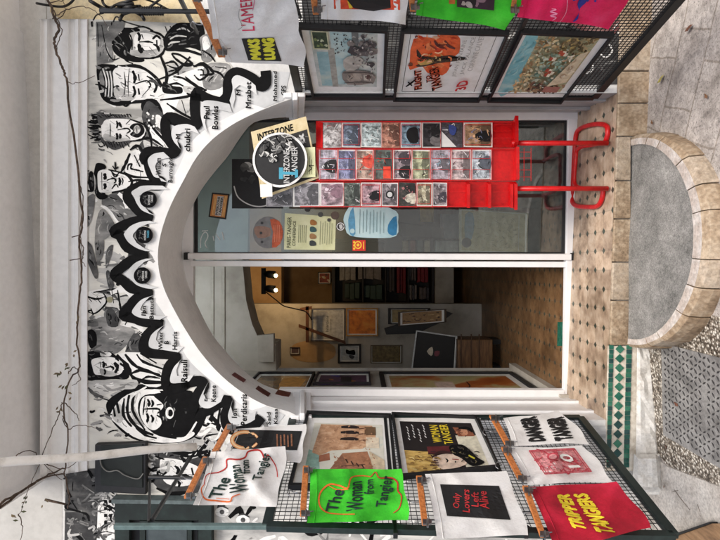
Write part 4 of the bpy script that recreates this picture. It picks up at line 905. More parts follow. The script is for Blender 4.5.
def al1(d, f, q2):
    d.poly(q2, MN('pale_print_sky', [(.3, (206, 206, 190)), (.55, (222, 220, 206)), (.7, (196, 208, 196))], 14, 5, .5))
    d.poly(uvp(f, (0, .45), (.14, .5), (.22, 1), (0, 1)), C_(150, 186, 172)); BR = MN('brick_print', [(.3, (168, 124, 92)), (.55, (206, 164, 128)), (.7, (222, 190, 158))], 30, 5, .5)
    d.poly(uvp(f, (.1, .02), (.85, .02), (.92, .3), (.7, .42), (.3, .46), (.16, .55), (.05, .5)), BR); d.poly(uvp(f, (.15, .55), (.28, .5), (.3, .62), (.16, .66)), C_(168, 108, 80))
    d.poly(uvp(f, (.45, .5), (.78, .46), (.9, .9), (.35, .95), (.3, .8)), C_(176, 124, 92)); d.poly(uvp(f, (.3, .8), (.45, .52), (.6, .96), (.3, 1)), C_(150, 104, 80))
    for v in (.06, .15, .26): d.stroke(uvp(f, (.4, v), (.55, v-.01), (.66, v)), 3.4, C_(40, 28, 26)); d.stroke(uvp(f, (.66, v+.02), (.78, v)), 1.6, C_(96, 60, 44))
    d.poly(P4(f, .74, .04, .9, .18), C_(110, 84, 60)); d.poly(P4(f, .76, .22, .94, .4), C_(226, 212, 188))
    for i in range(4): d.stroke(uvp(f, (.5+i*.07, .6+.03*i), (.53+i*.07, .66+.03*i)), 2, C_(60, 40, 34))
    for i in range(3): d.stroke(uvp(f, (.45, .72+i*.07), (.75, .68+i*.07)), 1.2, C_(90, 58, 46))
    d.poly(uvp(f, (.8, .45), (1, .6), (1, 1), (.88, 1)), C_(214, 196, 166))
    paint(d, f, 60, (.08, .04, .9, .44), [C_(190, 146, 112), C_(212, 172, 138), C_(180, 136, 104)], (.008, .025), (.5, 1.6)); paint(d, f, 50, (.34, .5, .88, .95), [C_(162, 112, 82), C_(186, 134, 100), C_(140, 94, 70)], (.008, .025), (.5, 1.6))
framed(L, [(307, 414), (391, 417), (398.5, 492), (288, 490)], .032, .11, 'framed print of ochre brick buildings, highest poster on the left gate', al1)
def al2(d, f, q2):
    d.poly(q2, C_(28, 22, 22)); d.poly(P4(f, .72, .28, 1, 1), C_(216, 212, 190)); d.poly(uvp(f, (.0, .55), (.3, .6), (.42, 1), (0, 1)), MN('straw_print', [(.3, (140, 108, 56)), (.5, (206, 172, 96)), (.7, (226, 200, 132))], 40, 5, .5, (1, 1, .3)))
    d.poly(uvp(f, (.3, .5), (.62, .5), (.6, .62), (.3, .65)), C_(92, 30, 34)); d.poly(uvp(f, (.72, .1), (.96, .12), (.98, .3), (.76, .3)), C_(140, 84, 60)); d.disc(f(.86, .2), 4, C_(206, 150, 116)); d.stroke(uvp(f, (.8, .12), (.92, .12), (.97, .2)), 3, INK)
    for t, u0, u1, v0, v1, m in (('WOMAN', .40, .52, .06, .42, C_(232, 206, 50)), ('TANGIER', .54, .66, .04, .46, C_(232, 206, 50))): d.text(t, f(u0, v1), f(u1, v1), f(u1, v0), f(u0, v0), m, bold=.02)
    for u, v in ((.08, .1), (.155, .06), (.23, .14), (.305, .06)):
        for k in range(5): d.stroke(uvp(f, (u+.01*(k%2), v+k*.055), (u+.02, v+k*.055+.04)), 1.5, PALE)
    d.poly(uvp(f, (.35, .72), (.55, .66), (.75, .74), (.72, .92), (.45, .98), (.36, .88)), C_(222, 200, 180), 3); d.poly(uvp(f, (.6, .5), (.76, .48), (.84, .6), (.9, .78), (.96, .9), (.8, .96), (.7, .78), (.6, .66)), INK, 3)
    d.stroke(uvp(f, (.5, .76), (.52, .8), (.5, .84)), 1.6, INK); d.stroke(uvp(f, (.58, .78), (.66, .8)), 1.4, C_(150, 60, 50)); d.stroke(uvp(f, (.8, .72), (.86, .8)), 2.6, C_(196, 190, 60)); d.stroke(uvp(f, (.34, .7), (.46, .62), (.6, .66)), 3, C_(54, 26, 24))
    paint(d, f, 40, (.02, .58, .36, .98), [C_(226, 200, 130), C_(176, 140, 74), C_(130, 98, 50)], (.02, .05), (.5, 1.6), (-.3, .3)); paint(d, f, 22, (.6, .5, .9, .9), [C_(60, 56, 50), C_(16, 16, 16), C_(110, 100, 70)], (.015, .04), (.5, 1.4)); paint(d, f, 14, (.74, .12, .95, .28), [C_(96, 50, 36), C_(190, 130, 96), C_(60, 34, 28)], (.01, .03), (.5, 1.4))
    for i in range(7): d.stroke(uvp(f, (.28+rp.random()*.1, .6+i*.045), (.4, .61+i*.045)), 1.8, C_(48, 20, 30))
framed(L, [(391.5, 415.5), (476, 419), (500, 470), (400.5, 480)], .024, .085, 'framed dark film poster with yellow title, below the brick print on the left gate', al2)

# ------------------------------------------------------------------ cloth bags on wooden clip hangers
WOOD = MN('hanger_wood', [(.3, (150, 84, 38)), (.5, (196, 118, 62)), (.7, (216, 142, 82))], 18, 6, .4, (1, 6, 6)); STEEL = M((150, 150, 152), .3, .3, 40, .9)
class Cloth:
    def __init__(s, pl, off, quad, seed, amp=.007):
        s.pl, s.off, s.q = pl, off, quad; r = random.Random(seed); s.amp = amp
        s.w = [(r.uniform(.02, .10), r.uniform(.04, .13), r.uniform(0, 6), r.uniform(.3, 1)) for _ in range(5)]
        s.fold = [(r.uniform(0, 1), r.uniform(0, 6.3), r.uniform(.6, 1.2)) for _ in range(3)]
    def __call__(s, px, py, d=0):
        h = sum(a*math.sin(px*fx+py*fy+ph) for fx, fy, ph, a in s.w)*s.amp*.5
        for o, an, k in s.fold:
            t = ((px-s.q[0][0])*math.cos(an)+(py-s.q[0][1])*math.sin(an))/14; h += .011*k*math.exp(-((t-o*4) % 4-2)**2*4)
        return s.pl(px, py, s.off+h+d)
def bag(pl, off, quad, m, label, printfn, seed, amp=.010, cat='tote bag'):
    # quad: hanger end towards photo top, hem towards photo top, hem other side, hanger other side
    cl = Cloth(pl, off, quad, seed, amp); r = random.Random(seed); ph = r.uniform(0, 6)
    e = empty('tote_bag', pl(*lerp(quad, .5, .5)), label, cat, 'printed cloth bags hung at the gates')
    def shape(u, v):
        # sagging sides, slightly uneven hem
        x, y = lerp(quad, u, v); k = math.sin(math.pi*v)
        x += 2.4*k*u+1.5*math.sin(8*v+ph)*u*u+(1.3*math.sin(math.pi*v)*(1-u)); y += (1.5*math.sin(math.pi*u)+.9*math.sin(7*u+ph))*(-1 if v > .5 else 1)*abs(2*v-1)*u
        return x, y
    nu = 18; b = MB()
    fr = lambda u, v: cl(*shape(u, v)); bk = lambda u, v: cl(*shape(u, v), -.004-.010*math.sin(math.pi*u)*math.sin(math.pi*v))
    b.grid(fr, nu, nu, m); b.grid(bk, nu, nu, m)
    edge = [(i/nu, 0) for i in range(nu)]+[(1, i/nu) for i in range(nu)]+[(1-i/nu, 1) for i in range(nu)]+[(0, 1-i/nu) for i in range(nu+1)]
    b.add([fr(*p) for p in edge]+[bk(*p) for p in edge], [[i, i+1, len(edge)+i+1, len(edge)+i] for i in range(len(edge)-1)], m)
    o = b.build('cloth', e, sm=True)
    # stitched top hem and side seam
    b = MB(); pts = [cl(*shape(.07, k/16), .0015) for k in range(17)]; b.tube(pts, .0012, m, 5); b.build('hem_seam', e, sm=True)
    d = Draw(cl, .0022, .0003); printfn(d); d.build('print', e, base=False)
    return e
CW = MN('white_canvas', [(.3, (228, 226, 222)), (.5, (242, 241, 238)), (.7, (245, 244, 242))], 9, 6, .85, bmp=.5, bd=.012, fine=(220, .06))
def hanger(pl, off, p0, p1, label, wpx=6):
    e = empty('clip_hanger', pl(*lerp([p0, p1, p1, p0], .5, 0), off), label, 'hanger', 'wooden clip hangers at the gates')
    dx, dy = p1[0]-p0[0], p1[1]-p0[1]; l = math.hypot(dx, dy); 
    w_ = wpx/2; q = [(p0[0]-w_, p0[1]), (p0[0]+w_, p0[1]), (p1[0]+w_, p1[1]), (p1[0]-w_, p1[1])]
    b = MB(); b.slab(pl, q, off-.006, off+.006, WOOD); b.build('wooden_bar', e, bevel=.002)
    for p, s in ((p0, 1), (p1, -1)):
        t = .06; c = (p[0]+dx*t*s, p[1]+dy*t*s); b = MB()
        b.slab(pl, [(c[0]-2, c[1]-2.4), (c[0]+7, c[1]-2), (c[0]+7, c[1]+2), (c[0]-2, c[1]+2.4)], off+.006, off+.013, STEEL); b.tube([pl(c[0]+3, c[1]-4, off+.014), pl(c[0]+3, c[1]+4, off+.014)], .004, STEEL, 8)
        b.tube([pl(c[0]+7, c[1]-2.5, off+.012), pl(c[0]+10, c[1]-3, off+.02)], .0022, STEEL, 6); b.build('clip', e)
    m_ = lerp([p0, p1, p1, p0], .5, 0); b = MB()
    hk = [pl(m_[0]-w_, m_[1], off), pl(m_[0]-w_-7, m_[1], off), pl(m_[0]-w_-12, m_[1]-3, off-.01), pl(m_[0]-w_-14, m_[1]+1, off-.015), pl(m_[0]-w_-11, m_[1]+4, off-.02)]
    b.tube(smooth([tuple(v) for v in hk], 4), .0022, STEEL, 6); b.build('hook', e, sm=True)
INKB = M((24, 24, 26), .7, .25, 60); RD_ = M((196, 44, 40), .7, .2, 60); ORG = M((232, 110, 44), .7, .2, 60); GRNINK = M((22, 50, 44), .7, .25, 60)
def ZZ(z, *p): return z(*p)
# left side ----------------------------------------------------
z = Z(180, 410, 4.15)
def pr(d):
    q_ = [(238, 429.5), (302, 431), (297, 450), (231, 448.5)]
    d.patch(q_, INKB, 12, 6); P = [(245+13*math.cos(t), 440+8*math.sin(t)) for t in [i*math.pi/9+.4 for i in range(17)]]
    d.stroke(P, 4.2, M((222, 150, 92), .7, .2, 40), 3); d.stroke(P, 1.8, M((238, 204, 158), .7, .1, 40), 3)
    d.poly([(240, 440), (247, 436), (258, 437), (268, 436), (272, 440), (266, 445), (255, 443), (246, 444)], INKB, 3)
    for i in range(5): d.stroke([(277+i*3.6, 434+i%2), (277.4+i*3.6, 447-i%3)], 1.5, M((150, 100, 72), .7, .4, 90), 0, False)
bag(L, .045, [(235, 429), (305, 423), (299, 464), (224, 452)], CW, 'white cloth bag printed with a dark panel and orange ring, behind the white cursive bag', pr, 1)
def woman(d, z, P):
    for pts, m, w_ in P['o']: d.stroke(z(*pts), w_, m, 5)
    for t, a in P['t']: d.text(t, *z(*a), GRNINK, bold=.024, shear=.12)
T1 = dict(o=[(((100, 310), (112, 268), (160, 258), (192, 238), (195, 205), (240, 205), (270, 196), (284, 172), (325, 166), (342, 182), (352, 210), (364, 186), (392, 222), (402, 250), (404, 278)), RD_, 1.5), (((100, 310), (88, 330), (104, 368), (150, 376), (205, 380), (218, 360), (250, 348)), ORG, 1.5), (((150, 365), (205, 370)), ORG, 1.1)],
          t=[('The', ((115, 365), (170, 362), (214, 285), (160, 275))), ('Woman', ((205, 345), (288, 335), (248, 225), (203, 232))), ('from', ((252, 268), (292, 260), (286, 205), (252, 210))), ('Tangier', ((298, 290), (350, 286), (396, 182), (336, 178)))])
bag(L, .085, [(211, 452), (286, 446), (275, 507), (193, 505)], CW, 'white cloth bag with green cursive lettering in a red and orange outline', lambda d: woman(d, z, T1), 2)
z2 = Z(290, 400, 3.857)
T2 = dict(o=[(((250, 440), (190, 440), (140, 432), (114, 405), (116, 360), (150, 326), (190, 330), (222, 340), (236, 300), (275, 292), (312, 296)), ORG, 1.7), (((150, 330), (180, 345), (225, 345)), ORG, 1.1), (((312, 296), (330, 278), (345, 300), (390, 300), (414, 318), (416, 350), (430, 372), (422, 415), (398, 436)), RD_, 1.5)],
          t=[('The', ((135, 430), (182, 428), (212, 348), (160, 342))), ('Woman', ((215, 430), (285, 424), (278, 310), (226, 320))), ('from', ((284, 366), (326, 360), (321, 304), (290, 308))), ('Tangier', ((330, 412), (382, 410), (415, 292), (350, 292)))])
GREENC = MN('green_cotton', [(.3, (44, 176, 30)), (.5, (64, 206, 42)), (.7, (86, 218, 60))], 7, 6, .85, bmp=.5, bd=.014, fine=(160, .1))
bag(L, .075, [(310, 469), (400, 468), (408, 521), (307, 523)], GREENC, 'bright green cloth bag with dark cursive lettering on the left gate', lambda d: woman(d, z2, T2), 3)
z3 = Z(390, 400, 3.857)
def pr(d):
    d.patch(z3((193, 325), (420, 331), (465, 462), (220, 447)), INKB, 12, 10); RR = M((206, 50, 54), .7, .2, 60)
    for t, a in (('Only', ((243, 416), (275, 418), (277, 360), (243, 358))), ('Lovers', ((280, 432), (308, 434), (306, 346), (278, 344))), ('Left', ((314, 412), (342, 412), (342, 356), (314, 354))), ('Alive', ((346, 420), (384, 420), (372, 352), (340, 350)))): d.text(t, *z3(*a), RR, bold=.01, shear=.1)
bag(L, .08, [(425, 474), (505, 470), (528, 536), (437, 539)], CW, 'white cloth bag with black panel and red gothic lettering, below the green one', pr, 4)
z4 = Z(490, 400, 3.857)
def pr(d):
    d.text('DANGER', *z4((150, 162), (218, 158), (180, 60), (112, 70)), INKB, bold=.085); d.text('TANGER', *z4((252, 160), (326, 152), (284, 62), (214, 70)), INKB, bold=.085)
bag(L, .05, [(503, 418), (559, 411), (591, 444), (512, 446)], CW, 'white cloth bag with two rows of bold black capitals, nearest the doorstep', pr, 5)
def pr(d):
    q_ = z4((150, 195), (325, 186), (392, 276), (212, 286)); RR = M((196, 70, 84), .75, .3, 80); R2 = M((222, 150, 152), .75, .3, 80)
    d.patch(q_, R2, 10, 6); f = lambda u, v: lerp(q_, u, v)
    for i in range(34):
        u, v = rp.uniform(.05, .95), rp.uniform(.06, .94); d.stroke(uvp(f, (u, v), (u+rp.uniform(-.1, .1), v+rp.uniform(-.12, .12)), (u+rp.uniform(-.14, .14), v+rp.uniform(-.2, .2))), rp.uniform(.6, 1.7), RR)
    for a in (0, .05, .95, 1): d.stroke(uvp(f, (0, a), (1, a)), .8, RR, 0, False); d.stroke(uvp(f, (a, 0), (a, 1)), .8, RR, 0, False)
    d.disc(f(.42, .3), 6, RR, 4); d.disc(f(.42, .3), 4, R2, 2.6); d.text('10', f(.6, .8), f(.85, .8), f(.8, .2), f(.55, .2), PAPER, bold=.02)
bag(L, .055, [(507, 447), (583, 446), (613, 482), (528, 485)], CW, 'white cloth bag printed with a red postage stamp, above the crimson bag', pr, 6)
CRIM = MN('crimson_cotton', [(.3, (150, 4, 32)), (.5, (184, 10, 44)), (.7, (206, 30, 64))], 7, 6, .8, bmp=.5, bd=.014, fine=(160, .1)); YEL = M((236, 212, 48), .7, .12, 60)
def pr(d):
    d.text('TRIPPER', *z4((318, 492), (378, 506), (306, 362), (252, 358)), YEL, bold=.06); d.text('in', *z4((360, 440), (374, 440), (370, 420), (356, 420)), YEL); d.text('TANGIERS', *z4((410, 508), (492, 520), (372, 358), (318, 362)), YEL, bold=.06)
bag(L, .075, [(529, 487), (615, 481), (652, 528), (556, 552)], CRIM, 'crimson cloth bag with slanted yellow lettering, lowest on the left gate', pr, 7)
for a in (((230, 426), (213, 457), 'wooden clip hanger holding the dark panel bag with the orange ring', .055), ((206, 459), (187, 499), 'wooden clip hanger of the white cursive bag above the left gate', .09), ((306, 468), (303, 517), 'wooden clip hanger of the green bag', .085), ((419, 478), (425, 526), 'wooden clip hanger of the black panel bag with red lettering', .09), ((492, 417), (508, 446), 'wooden clip hanger of the bold black capitals bag', .05), ((504, 449), (521, 481), 'wooden clip hanger of the red stamp bag', .065), ((525, 488), (543, 538), 'wooden clip hanger of the crimson bag', .085)):
    hanger(L, a[3], a[0], a[1], a[2])
# right side ---------------------------------------------------
z5 = Z(170, 0, 4.5)
def pr(d):
    d.text("L'AMERICA", *z5((322, 140), (382, 138), (358, -110), (305, -95)), M((214, 44, 84), .7, .15, 60)); d.stroke(z5((305, 135), (325, 118), (310, 80), (312, 40)), .7, PG1); d.stroke(z5((372, 48), (378, 20), (382, -10)), .9, M((220, 130, 160), .7, .1, 60))
bag(R, .08, [(198, -45), (286, -45), (298, 36), (213, 39)], CW, 'white cloth bag with thin red script, nearest the camera above the right gate', pr, 8)
def pr(d):
    d.patch(z5((322, 174), (468, 170), (502, 276), (352, 272)), INKB, 10, 8)
    YY = M((240, 236, 60), .6, .1, 60); d.text('MAKS', *z5((365, 268), (412, 270), (404, 172), (345, 176)), YY, bold=.09); d.text('LUNG', *z5((424, 270), (476, 268), (470, 170), (410, 172)), YY, bold=.09)
bag(R, .05, [(212, 37), (297, 22), (305, 67), (226, 62)], CW, 'white cloth bag with yellow capitals on a black panel, beside the topmost right poster', pr, 9, .005)
def pr(d):
    f = lambda u, v: lerp([(333, -30), (400, -30), (400, 10), (334, 9)], u, v)
    d.patch([f(0, 0), f(1, 0), f(1, 1), f(0, 1)], M((230, 84, 50), .7, .2, 40)); d.poly(P4(f, 0, .3, .3, .98), M((236, 208, 60), .7, .2, 40)); d.poly(uvp(f, (.18, .4), (.7, .3), (.86, .95), (.3, .98)), INKB, 2)
    blobs(d, f, 12, [M((226, 206, 70), .7, .2, 40), M((200, 60, 110), .7, .2, 40), M((214, 180, 150), .7, .2, 40), M((90, 40, 70), .7, .2, 40)], .03, .07, (.25, .5, .8, .95))
bag(R, .06, [(318, -50), (402, -50), (407, 24), (321, 19)], CW, 'white cloth bag with yellow, orange and black cartoon print, above the topmost right poster', pr, 10)
def pr(d):
    f = lambda u, v: lerp([(457, -40), (497, -40), (494, 10.5), (457, 7)], u, v); d.patch([f(0, 0), f(1, 0), f(1, 1), f(0, 1)], M((56, 36, 52), .7, .3, 30))
    blobs(d, f, 8, [M((140, 110, 120), .7, .2, 40), M((24, 20, 24), .7, .2, 40), M((190, 176, 170), .7, .2, 40)], .05, .14, (.1, .5, .9, .95))
    d.poly([(449, -4), (455, -4), (455, 4), (449, 4)], M((196, 104, 44), .7, .2, 40))
bag(R, .065, [(418, -40), (538, -42), (506, 30), (416, 15)], GREENC, 'bright green cloth bag with a dark photo print, hanging at the right gate', pr, 11)
PINK = MN('magenta_cotton', [(.3, (214, 10, 74)), (.5, (238, 24, 92)), (.7, (246, 60, 118))], 7, 6, .8, bmp=.5, bd=.014, fine=(160, .1))
def pr(d):
    z = Z(490, 0, 4.8); LP = M((250, 150, 184), .7, .1, 60); BL = M((34, 44, 150), .7, .2, 60)
    d.stroke(z((300, 98), (318, 84), (290, 76), (322, 66), (290, 56), (318, 46), (296, 42)), 1.5, LP); d.stroke(z((336, 106), (365, 60), (372, 0), (370, -60)), .8, LP)
    d.poly(z((398, 104), (422, 90), (432, 40), (462, 10), (440, -10), (420, 20), (428, 60)), BL, 3); d.poly(z((400, 5), (430, -5), (470, 10), (480, -30), (390, -30)), BL, 2); d.disc(z((505, 5))[0], 1.2, BL)
bag(R, .07, [(530, -45), (650, -48), (610, 29), (517, 17)], PINK, 'magenta cloth bag with navy figure print, lowest on the right gate', pr, 12)
for a in (((194, -6), (222, 55), 'orange wooden clip hanger at the upper right holding the yellow capitals bag', .06, 7), ((308, -46), (316, 12), 'wooden clip hanger of the cartoon print bag', .065, 6), ((408, -44), (413, 9), 'wooden clip hanger of the green bag on the right gate', .07, 6), ((186, -62), (197, -8), 'wooden clip hanger of the red script bag at the photo edge', .085, 6), ((520, -40), (512, 12), 'wooden clip hanger of the magenta bag', .075, 5)):
    hanger(R, a[3], a[0], a[1], a[2], a[4])

# ------------------------------------------------------------------ clutter on the facade
SZ = Pl((0, 0, 2.80), (0, 0, -1))
def V(px, py): 
    if px >= 44: return W(px, py, .09)
    return SZ(px, py)
VN = MN('vine_bark', [(.3, (44, 34, 28)), (.5, (80, 64, 52)), (.7, (112, 94, 80))], 40, 4, .8)
ve = empty('dry_vine', W(65, 250, .1), 'thin dry brown vine trailing along the cornice and down to the left corner', 'vine')
def vine(paths, name, r, m=VN):
    for p in paths:
        P = smooth(p, 6); b = MB(); b.tube([tuple(V(*q_)+Vector((rp.uniform(-.004, .004), 0, rp.uniform(-.004, .004)))) for q_ in P], [r*(1.1-.6*i/len(P)) for i in range(len(P))], m, 6); b.build(name, ve, sm=True)
za, zb, zc, zd = Z(0, 0, 6), Z(0, 160, 3), Z(0, 400, 3.857), Z(0, 360, 3)
main = za((270, -40), (300, 20), (322, 100), (352, 175), (325, 240), (340, 315), (378, 415), (402, 520))+zb((238, 80), (248, 180), (238, 250), (246, 340), (236, 420), (230, 540))+zd((240, 20), (210, 60), (190, 140))+zc((262, 130), (256, 210), (250, 290), (268, 370), (258, 420))
vine([main], 'stem', .0055)
vine([za((300, 20), (345, 120), (370, 190), (340, 290), (372, 400), (412, 495), (480, 490), (570, 458)), zb((232, 60), (250, 120), (240, 220), (250, 300)), zb((215, 230), (240, 225)), zb((212, 300), (240, 295)), zc((240, 10), (232, 45), (205, 110), (170, 200), (120, 320), (75, 440)), zc((70, 440), (85, 490), (75, 560)), zc((250, 10), (290, 50), (305, 80)), zc((240, 60), (262, 110), (305, 95), (370, 110)), zc((60, 230), (75, 205), (130, 200), (160, 240), (240, 310)), zc((170, 240), (240, 268), (320, 225)), za((320, 110), (400, 60), (500, 40), (600, 90), (640, 150)), za((300, 20), (380, 0), (470, -30)), za((330, 130), (390, 70), (375, 0)), zb((240, 240), (252, 270), (246, 300), (256, 320)), zd((205, 40), (225, 20), (240, 60), (215, 75))], 'twig', .0024)
vine([[(-20, 518), (2, 503), (30, 486), (52, 473), (66, 468)], [(-20, 524), (10, 500), (40, 480), (64, 474)], [(45, 500), (66, 505)]], 'branch', .006)
LF = [M((74, 78, 44), .6, .3, 40), M((104, 88, 60), .6, .3, 40)]; b = MB()
for (x, y, k) in [(62, 372, 5), (70, 364, 4), (66, 385, 4), (61, 410, 3), (78, 352, 3), (80, 320, 2), (27, 498, 4), (26, 505, 3), (18, 514, 3), (47, 502, 2), (74, 395, 2)]:
    for i in range(k):
        c = V(x+rp.uniform(-3, 3), y+rp.uniform(-4, 4))+Vector((0, -rp.uniform(.01, .04), 0)); a = Vector((rp.uniform(-1, 1), rp.uniform(-.4, .4), rp.uniform(-1, 1))).normalized()*rp.uniform(.008, .014); n_ = a.cross(Vector((rp.uniform(-.5, .5), 1, rp.uniform(-.5, .5)))).normalized()*.005
        b.add([c-a, c+n_, c+a, c-n_], [[0, 1, 2], [0, 2, 3]], rp.choice(LF))
b.build('leaves', ve, kind='stuff')
WP = MN('weathered_white_pole', [(.3, (196, 190, 180)), (.5, (228, 224, 216)), (.7, (236, 233, 228))], 16, 6, .6, bmp=.1)
b = MB(); a, c = PY(2.12)(-45, 467), W(196, 446.5, .10)
n_ = 14; b.tube([a*(1-i/n_)+c*(i/n_)+Vector((.004*math.sin(i*.7), 0, 0)) for i in range(n_+1)], .0185, WP, 12); b.build('white_pole', None, 'slim whitewashed pole rising past the left end of the cornice', 'pole', sm=True)
# dark cabinet door
cb = empty('meter_cabinet', W(148, 466, 0), 'dark green-black metal cabinet on the wall behind the white pole', 'cabinet')
DKG = MN('dark_cabinet_paint', [(.3, (14, 20, 20)), (.5, (22, 29, 28)), (.7, (32, 40, 38))], 10, 6, .8)
b = MB(); b.slab(W, [(97.5, 442), (148.5, 440), (148.5, 492), (97.5, 489)], .004, .035, BLK); b.build('box', cb, bevel=.006)
b = MB(); b.slab(W, [(101, 445), (143, 443.5), (143, 487.5), (101, 485)], .035, .041, DKG); b.build('door', cb, bevel=.003)
b = MB(); b.tube([W(*p, .05) for p in smooth(Z(60, 440, 5.4)((215, 90), (225, 140), (260, 170), (310, 165), (350, 190), (420, 210), (450, 180)), 5)], .003, M((110, 110, 106), .5, .2, 30), 6); b.build('cabinet_wire', None, 'thin grey wire looping across the dark cabinet door', 'wire', sm=True)
# shuttered window
wi = empty('green_window', W(200, 530, 0), 'dark green framed window at the left edge behind the gate post', 'window')
GF = MN('dark_green_paint', [(.3, (10, 19, 18)), (.5, (17, 30, 28)), (.7, (30, 46, 43))], 12, 6, .75); GF2 = M((92, 104, 104), .7, .3, 20)
q_ = [(118, 499), (214, 500), (214, 590), (118, 590)]
b = MB(); b.ring(W, q_, [(132, 515), (200, 516), (200, 580), (132, 580)], .004, .045, GF); b.build('frame', wi, bevel=.003)
b = MB(); b.slab(W, [(116, 494.5), (216, 496), (216, 499.5), (116, 498.5)], .004, .055, GF2); b.build('lintel_strip', wi)
b = MB(); b.slab(W, [(132, 515), (200, 516), (200, 580), (132, 580)], .003, .006, BLK); b.build('recess', wi)
b = MB(); b.ring(W, [(141, 519), (193, 520), (193, 565), (141, 565)], [(146, 523), (188, 524), (188, 560), (146, 560)], .008, .026, GF); sa = b.build('sash', wi, bevel=.002)
b = MB(); b.slab(W, [(146, 523), (188, 524), (188, 560), (146, 560)], .012, .016, M((70, 78, 78), .3, .25, 12)); b.build('pane', sa)
# electric cables
ce = empty('cable_bundle', W(140, 5, .1), 'black electric cables looped over the cream wall at the upper right', 'cables'); z = Z(70, 0, 6)
for p, r in ((((-200, 20), (-60, 40), (0, 20), (40, -30)), .007), (((120, 5), (200, 50), (280, 70), (380, 60), (450, 55), (560, 70), (720, 68)), .011), (((190, -40), (200, 20), (240, 45), (300, 20), (420, -10)), .008), (((260, 60), (330, 45), (420, 40)), .012), (((280, 30), (380, 22)), .010), (((300, 120), (320, 85), (380, 70), (430, 95), (445, 120)), .010), (((420, 80), (480, 40), (560, -20)), .007), (((440, -10), (520, 20), (600, 60), (700, 80)), .006), (((640, -40), (680, 40), (720, 110)), .010), (((140, 120), (160, 90), (200, 80)), .004), (((260, 130), (280, 100), (330, 130), (430, 160)), .004)):
    b = MB(); b.tube([W(*q_, .07+.02*math.sin(i)) for i, q_ in enumerate(smooth(z(*p), 6))], r*.8, BLK, 7); b.build('cable', ce, sm=True)
b = MB(); a, c = W(141, 11, .08), W(164, 11, .08)
b.tube([a+(c-a)*(i/80)+Vector((.016*math.cos(i*.8), .016*math.sin(i*.8), 0)) for i in range(81)], .005, BLK, 6); b.build('cable_coil', ce, sm=True)

# low wooden platform at the lower left corner of the place
pf = empty('wooden_platform', GR(720, 545), 'low brown wooden board with black edge in front of the left gate', 'board')
def gp(p, d_): return GR(*p, d_)
b = MB(); q_ = [(678, 537.5), (718, 523.5), (760, 523), (760, 600), (690, 600)]
b.hexa([gp(p, .004) for p in q_], [gp(p, .004)+Vector((0, 0, .028)) for p in q_], MN('platform_wood', [(.3, (100, 74, 50)), (.5, (140, 108, 76)), (.7, (160, 128, 94))], 9, 7, .6, (5, 1, 1))); b.build('board', pf, bevel=.003)
b = MB(); e_ = [(674, 536.5), (717.5, 521.8), (718, 523.6), (677, 538)]
b.hexa([gp(p, .004) for p in e_], [gp(p, .004)+Vector((0, 0, .034)) for p in e_], BLK); b.build('edge_strip', pf)
# ------------------------------------------------------------------ glazed shop front
sh = empty('glazed_shopfront', G(570, 256, .02), 'white aluminium framed glass shop front set back under the arch, left half open', 'shop window')
def glass_mat():
    m = bpy.data.materials.new('window_glass'); m.use_nodes = True; nt = m.node_tree; nt.nodes.clear()
    o = nt.nodes.new('ShaderNodeOutputMaterial'); mx = nt.nodes.new('ShaderNodeMixShader'); fr = nt.nodes.new('ShaderNodeFresnel'); fr.inputs['IOR'].default_value = 1.6
    t = nt.nodes.new('ShaderNodeBsdfTransparent'); t.inputs['Color'].default_value = (.80, .87, .85, 1); g = nt.nodes.new('ShaderNodeBsdfGlossy'); g.inputs['Roughness'].default_value = .015
    df = nt.nodes.new('ShaderNodeBsdfDiffuse'); df.inputs['Color'].default_value = (.5, .52, .5, 1); m2 = nt.nodes.new('ShaderNodeMixShader')  # thin diffuse haze imitating reflected light on the pane
    n = noise(nt, 3, 5); r = ramp(nt, n.outputs['Fac'], [(.3, (.012,)*3), (.7, (.055,)*3)])
    nt.links.new(r.outputs['Color'], m2.inputs[0]); nt.links.new(t.outputs[0], m2.inputs[1]); nt.links.new(df.outputs[0], m2.inputs[2])
    ad = nt.nodes.new('ShaderNodeMath'); ad.operation = 'MULTIPLY_ADD'; ad.inputs[1].default_value = 1.1; ad.inputs[2].default_value = .045
    nt.links.new(fr.outputs[0], ad.inputs[0]); nt.links.new(ad.outputs[0], mx.inputs[0]); nt.links.new(m2.outputs[0], mx.inputs[1]); nt.links.new(g.outputs[0], mx.inputs[2]); nt.links.new(mx.outputs[0], o.inputs['Surface'])
    return m
GLASS = glass_mat()
def fbar(name, q_, d0, d1, m=ALU, bv=.004): b = MB(); b.slab(G, q_, d0, d1, m); b.build(name, sh, bevel=bv)
fbar('stile', [(290, 112), (575, 113), (575, 121), (290, 121)], 0, .045)
fbar('stile', [(280, 386.5), (562, 388), (562, 395), (280, 393.5)], 0, .045)
fbar('sill', [(565.5, 113.6), (575, 113.6), (568.5, 394), (561.5, 394)], -.002, .042)
fbar('top_rail', [(176, 150), (195.5, 150), (195.5, 350), (176, 350)], -.02, .028)
fbar('mullion', [(190, 252.6), (569, 253.4), (569, 259.4), (190, 258.4)], .002, .06); fbar('mullion', [(193, 260), (567, 261), (567, 266.6), (193, 265.6)], -.02, .035)
b = MB(); b.slab(G, [(567.5, 252.5), (571.5, 252.5), (571.5, 259.5), (567.5, 259.5)], .0, .062, BLK); b.build('end_cap', sh); b = MB(); b.slab(G, [(187, 252), (191, 252), (191, 259), (187, 259)], .0, .062, BLK); b.build('end_cap', sh)
b = MB(); b.slab(G, [(186, 118), (566.5, 120), (562, 254), (186, 254)], .010, .016, GLASS); b.build('glass_pane', sh)
b = MB(); b.ring(G, [(195, 120), (567, 120.5), (564, 253.5), (195, 253)], [(198, 122.5), (564, 123), (561, 252), (198, 252)], .006, .020, BLK); b.build('gasket', sh)

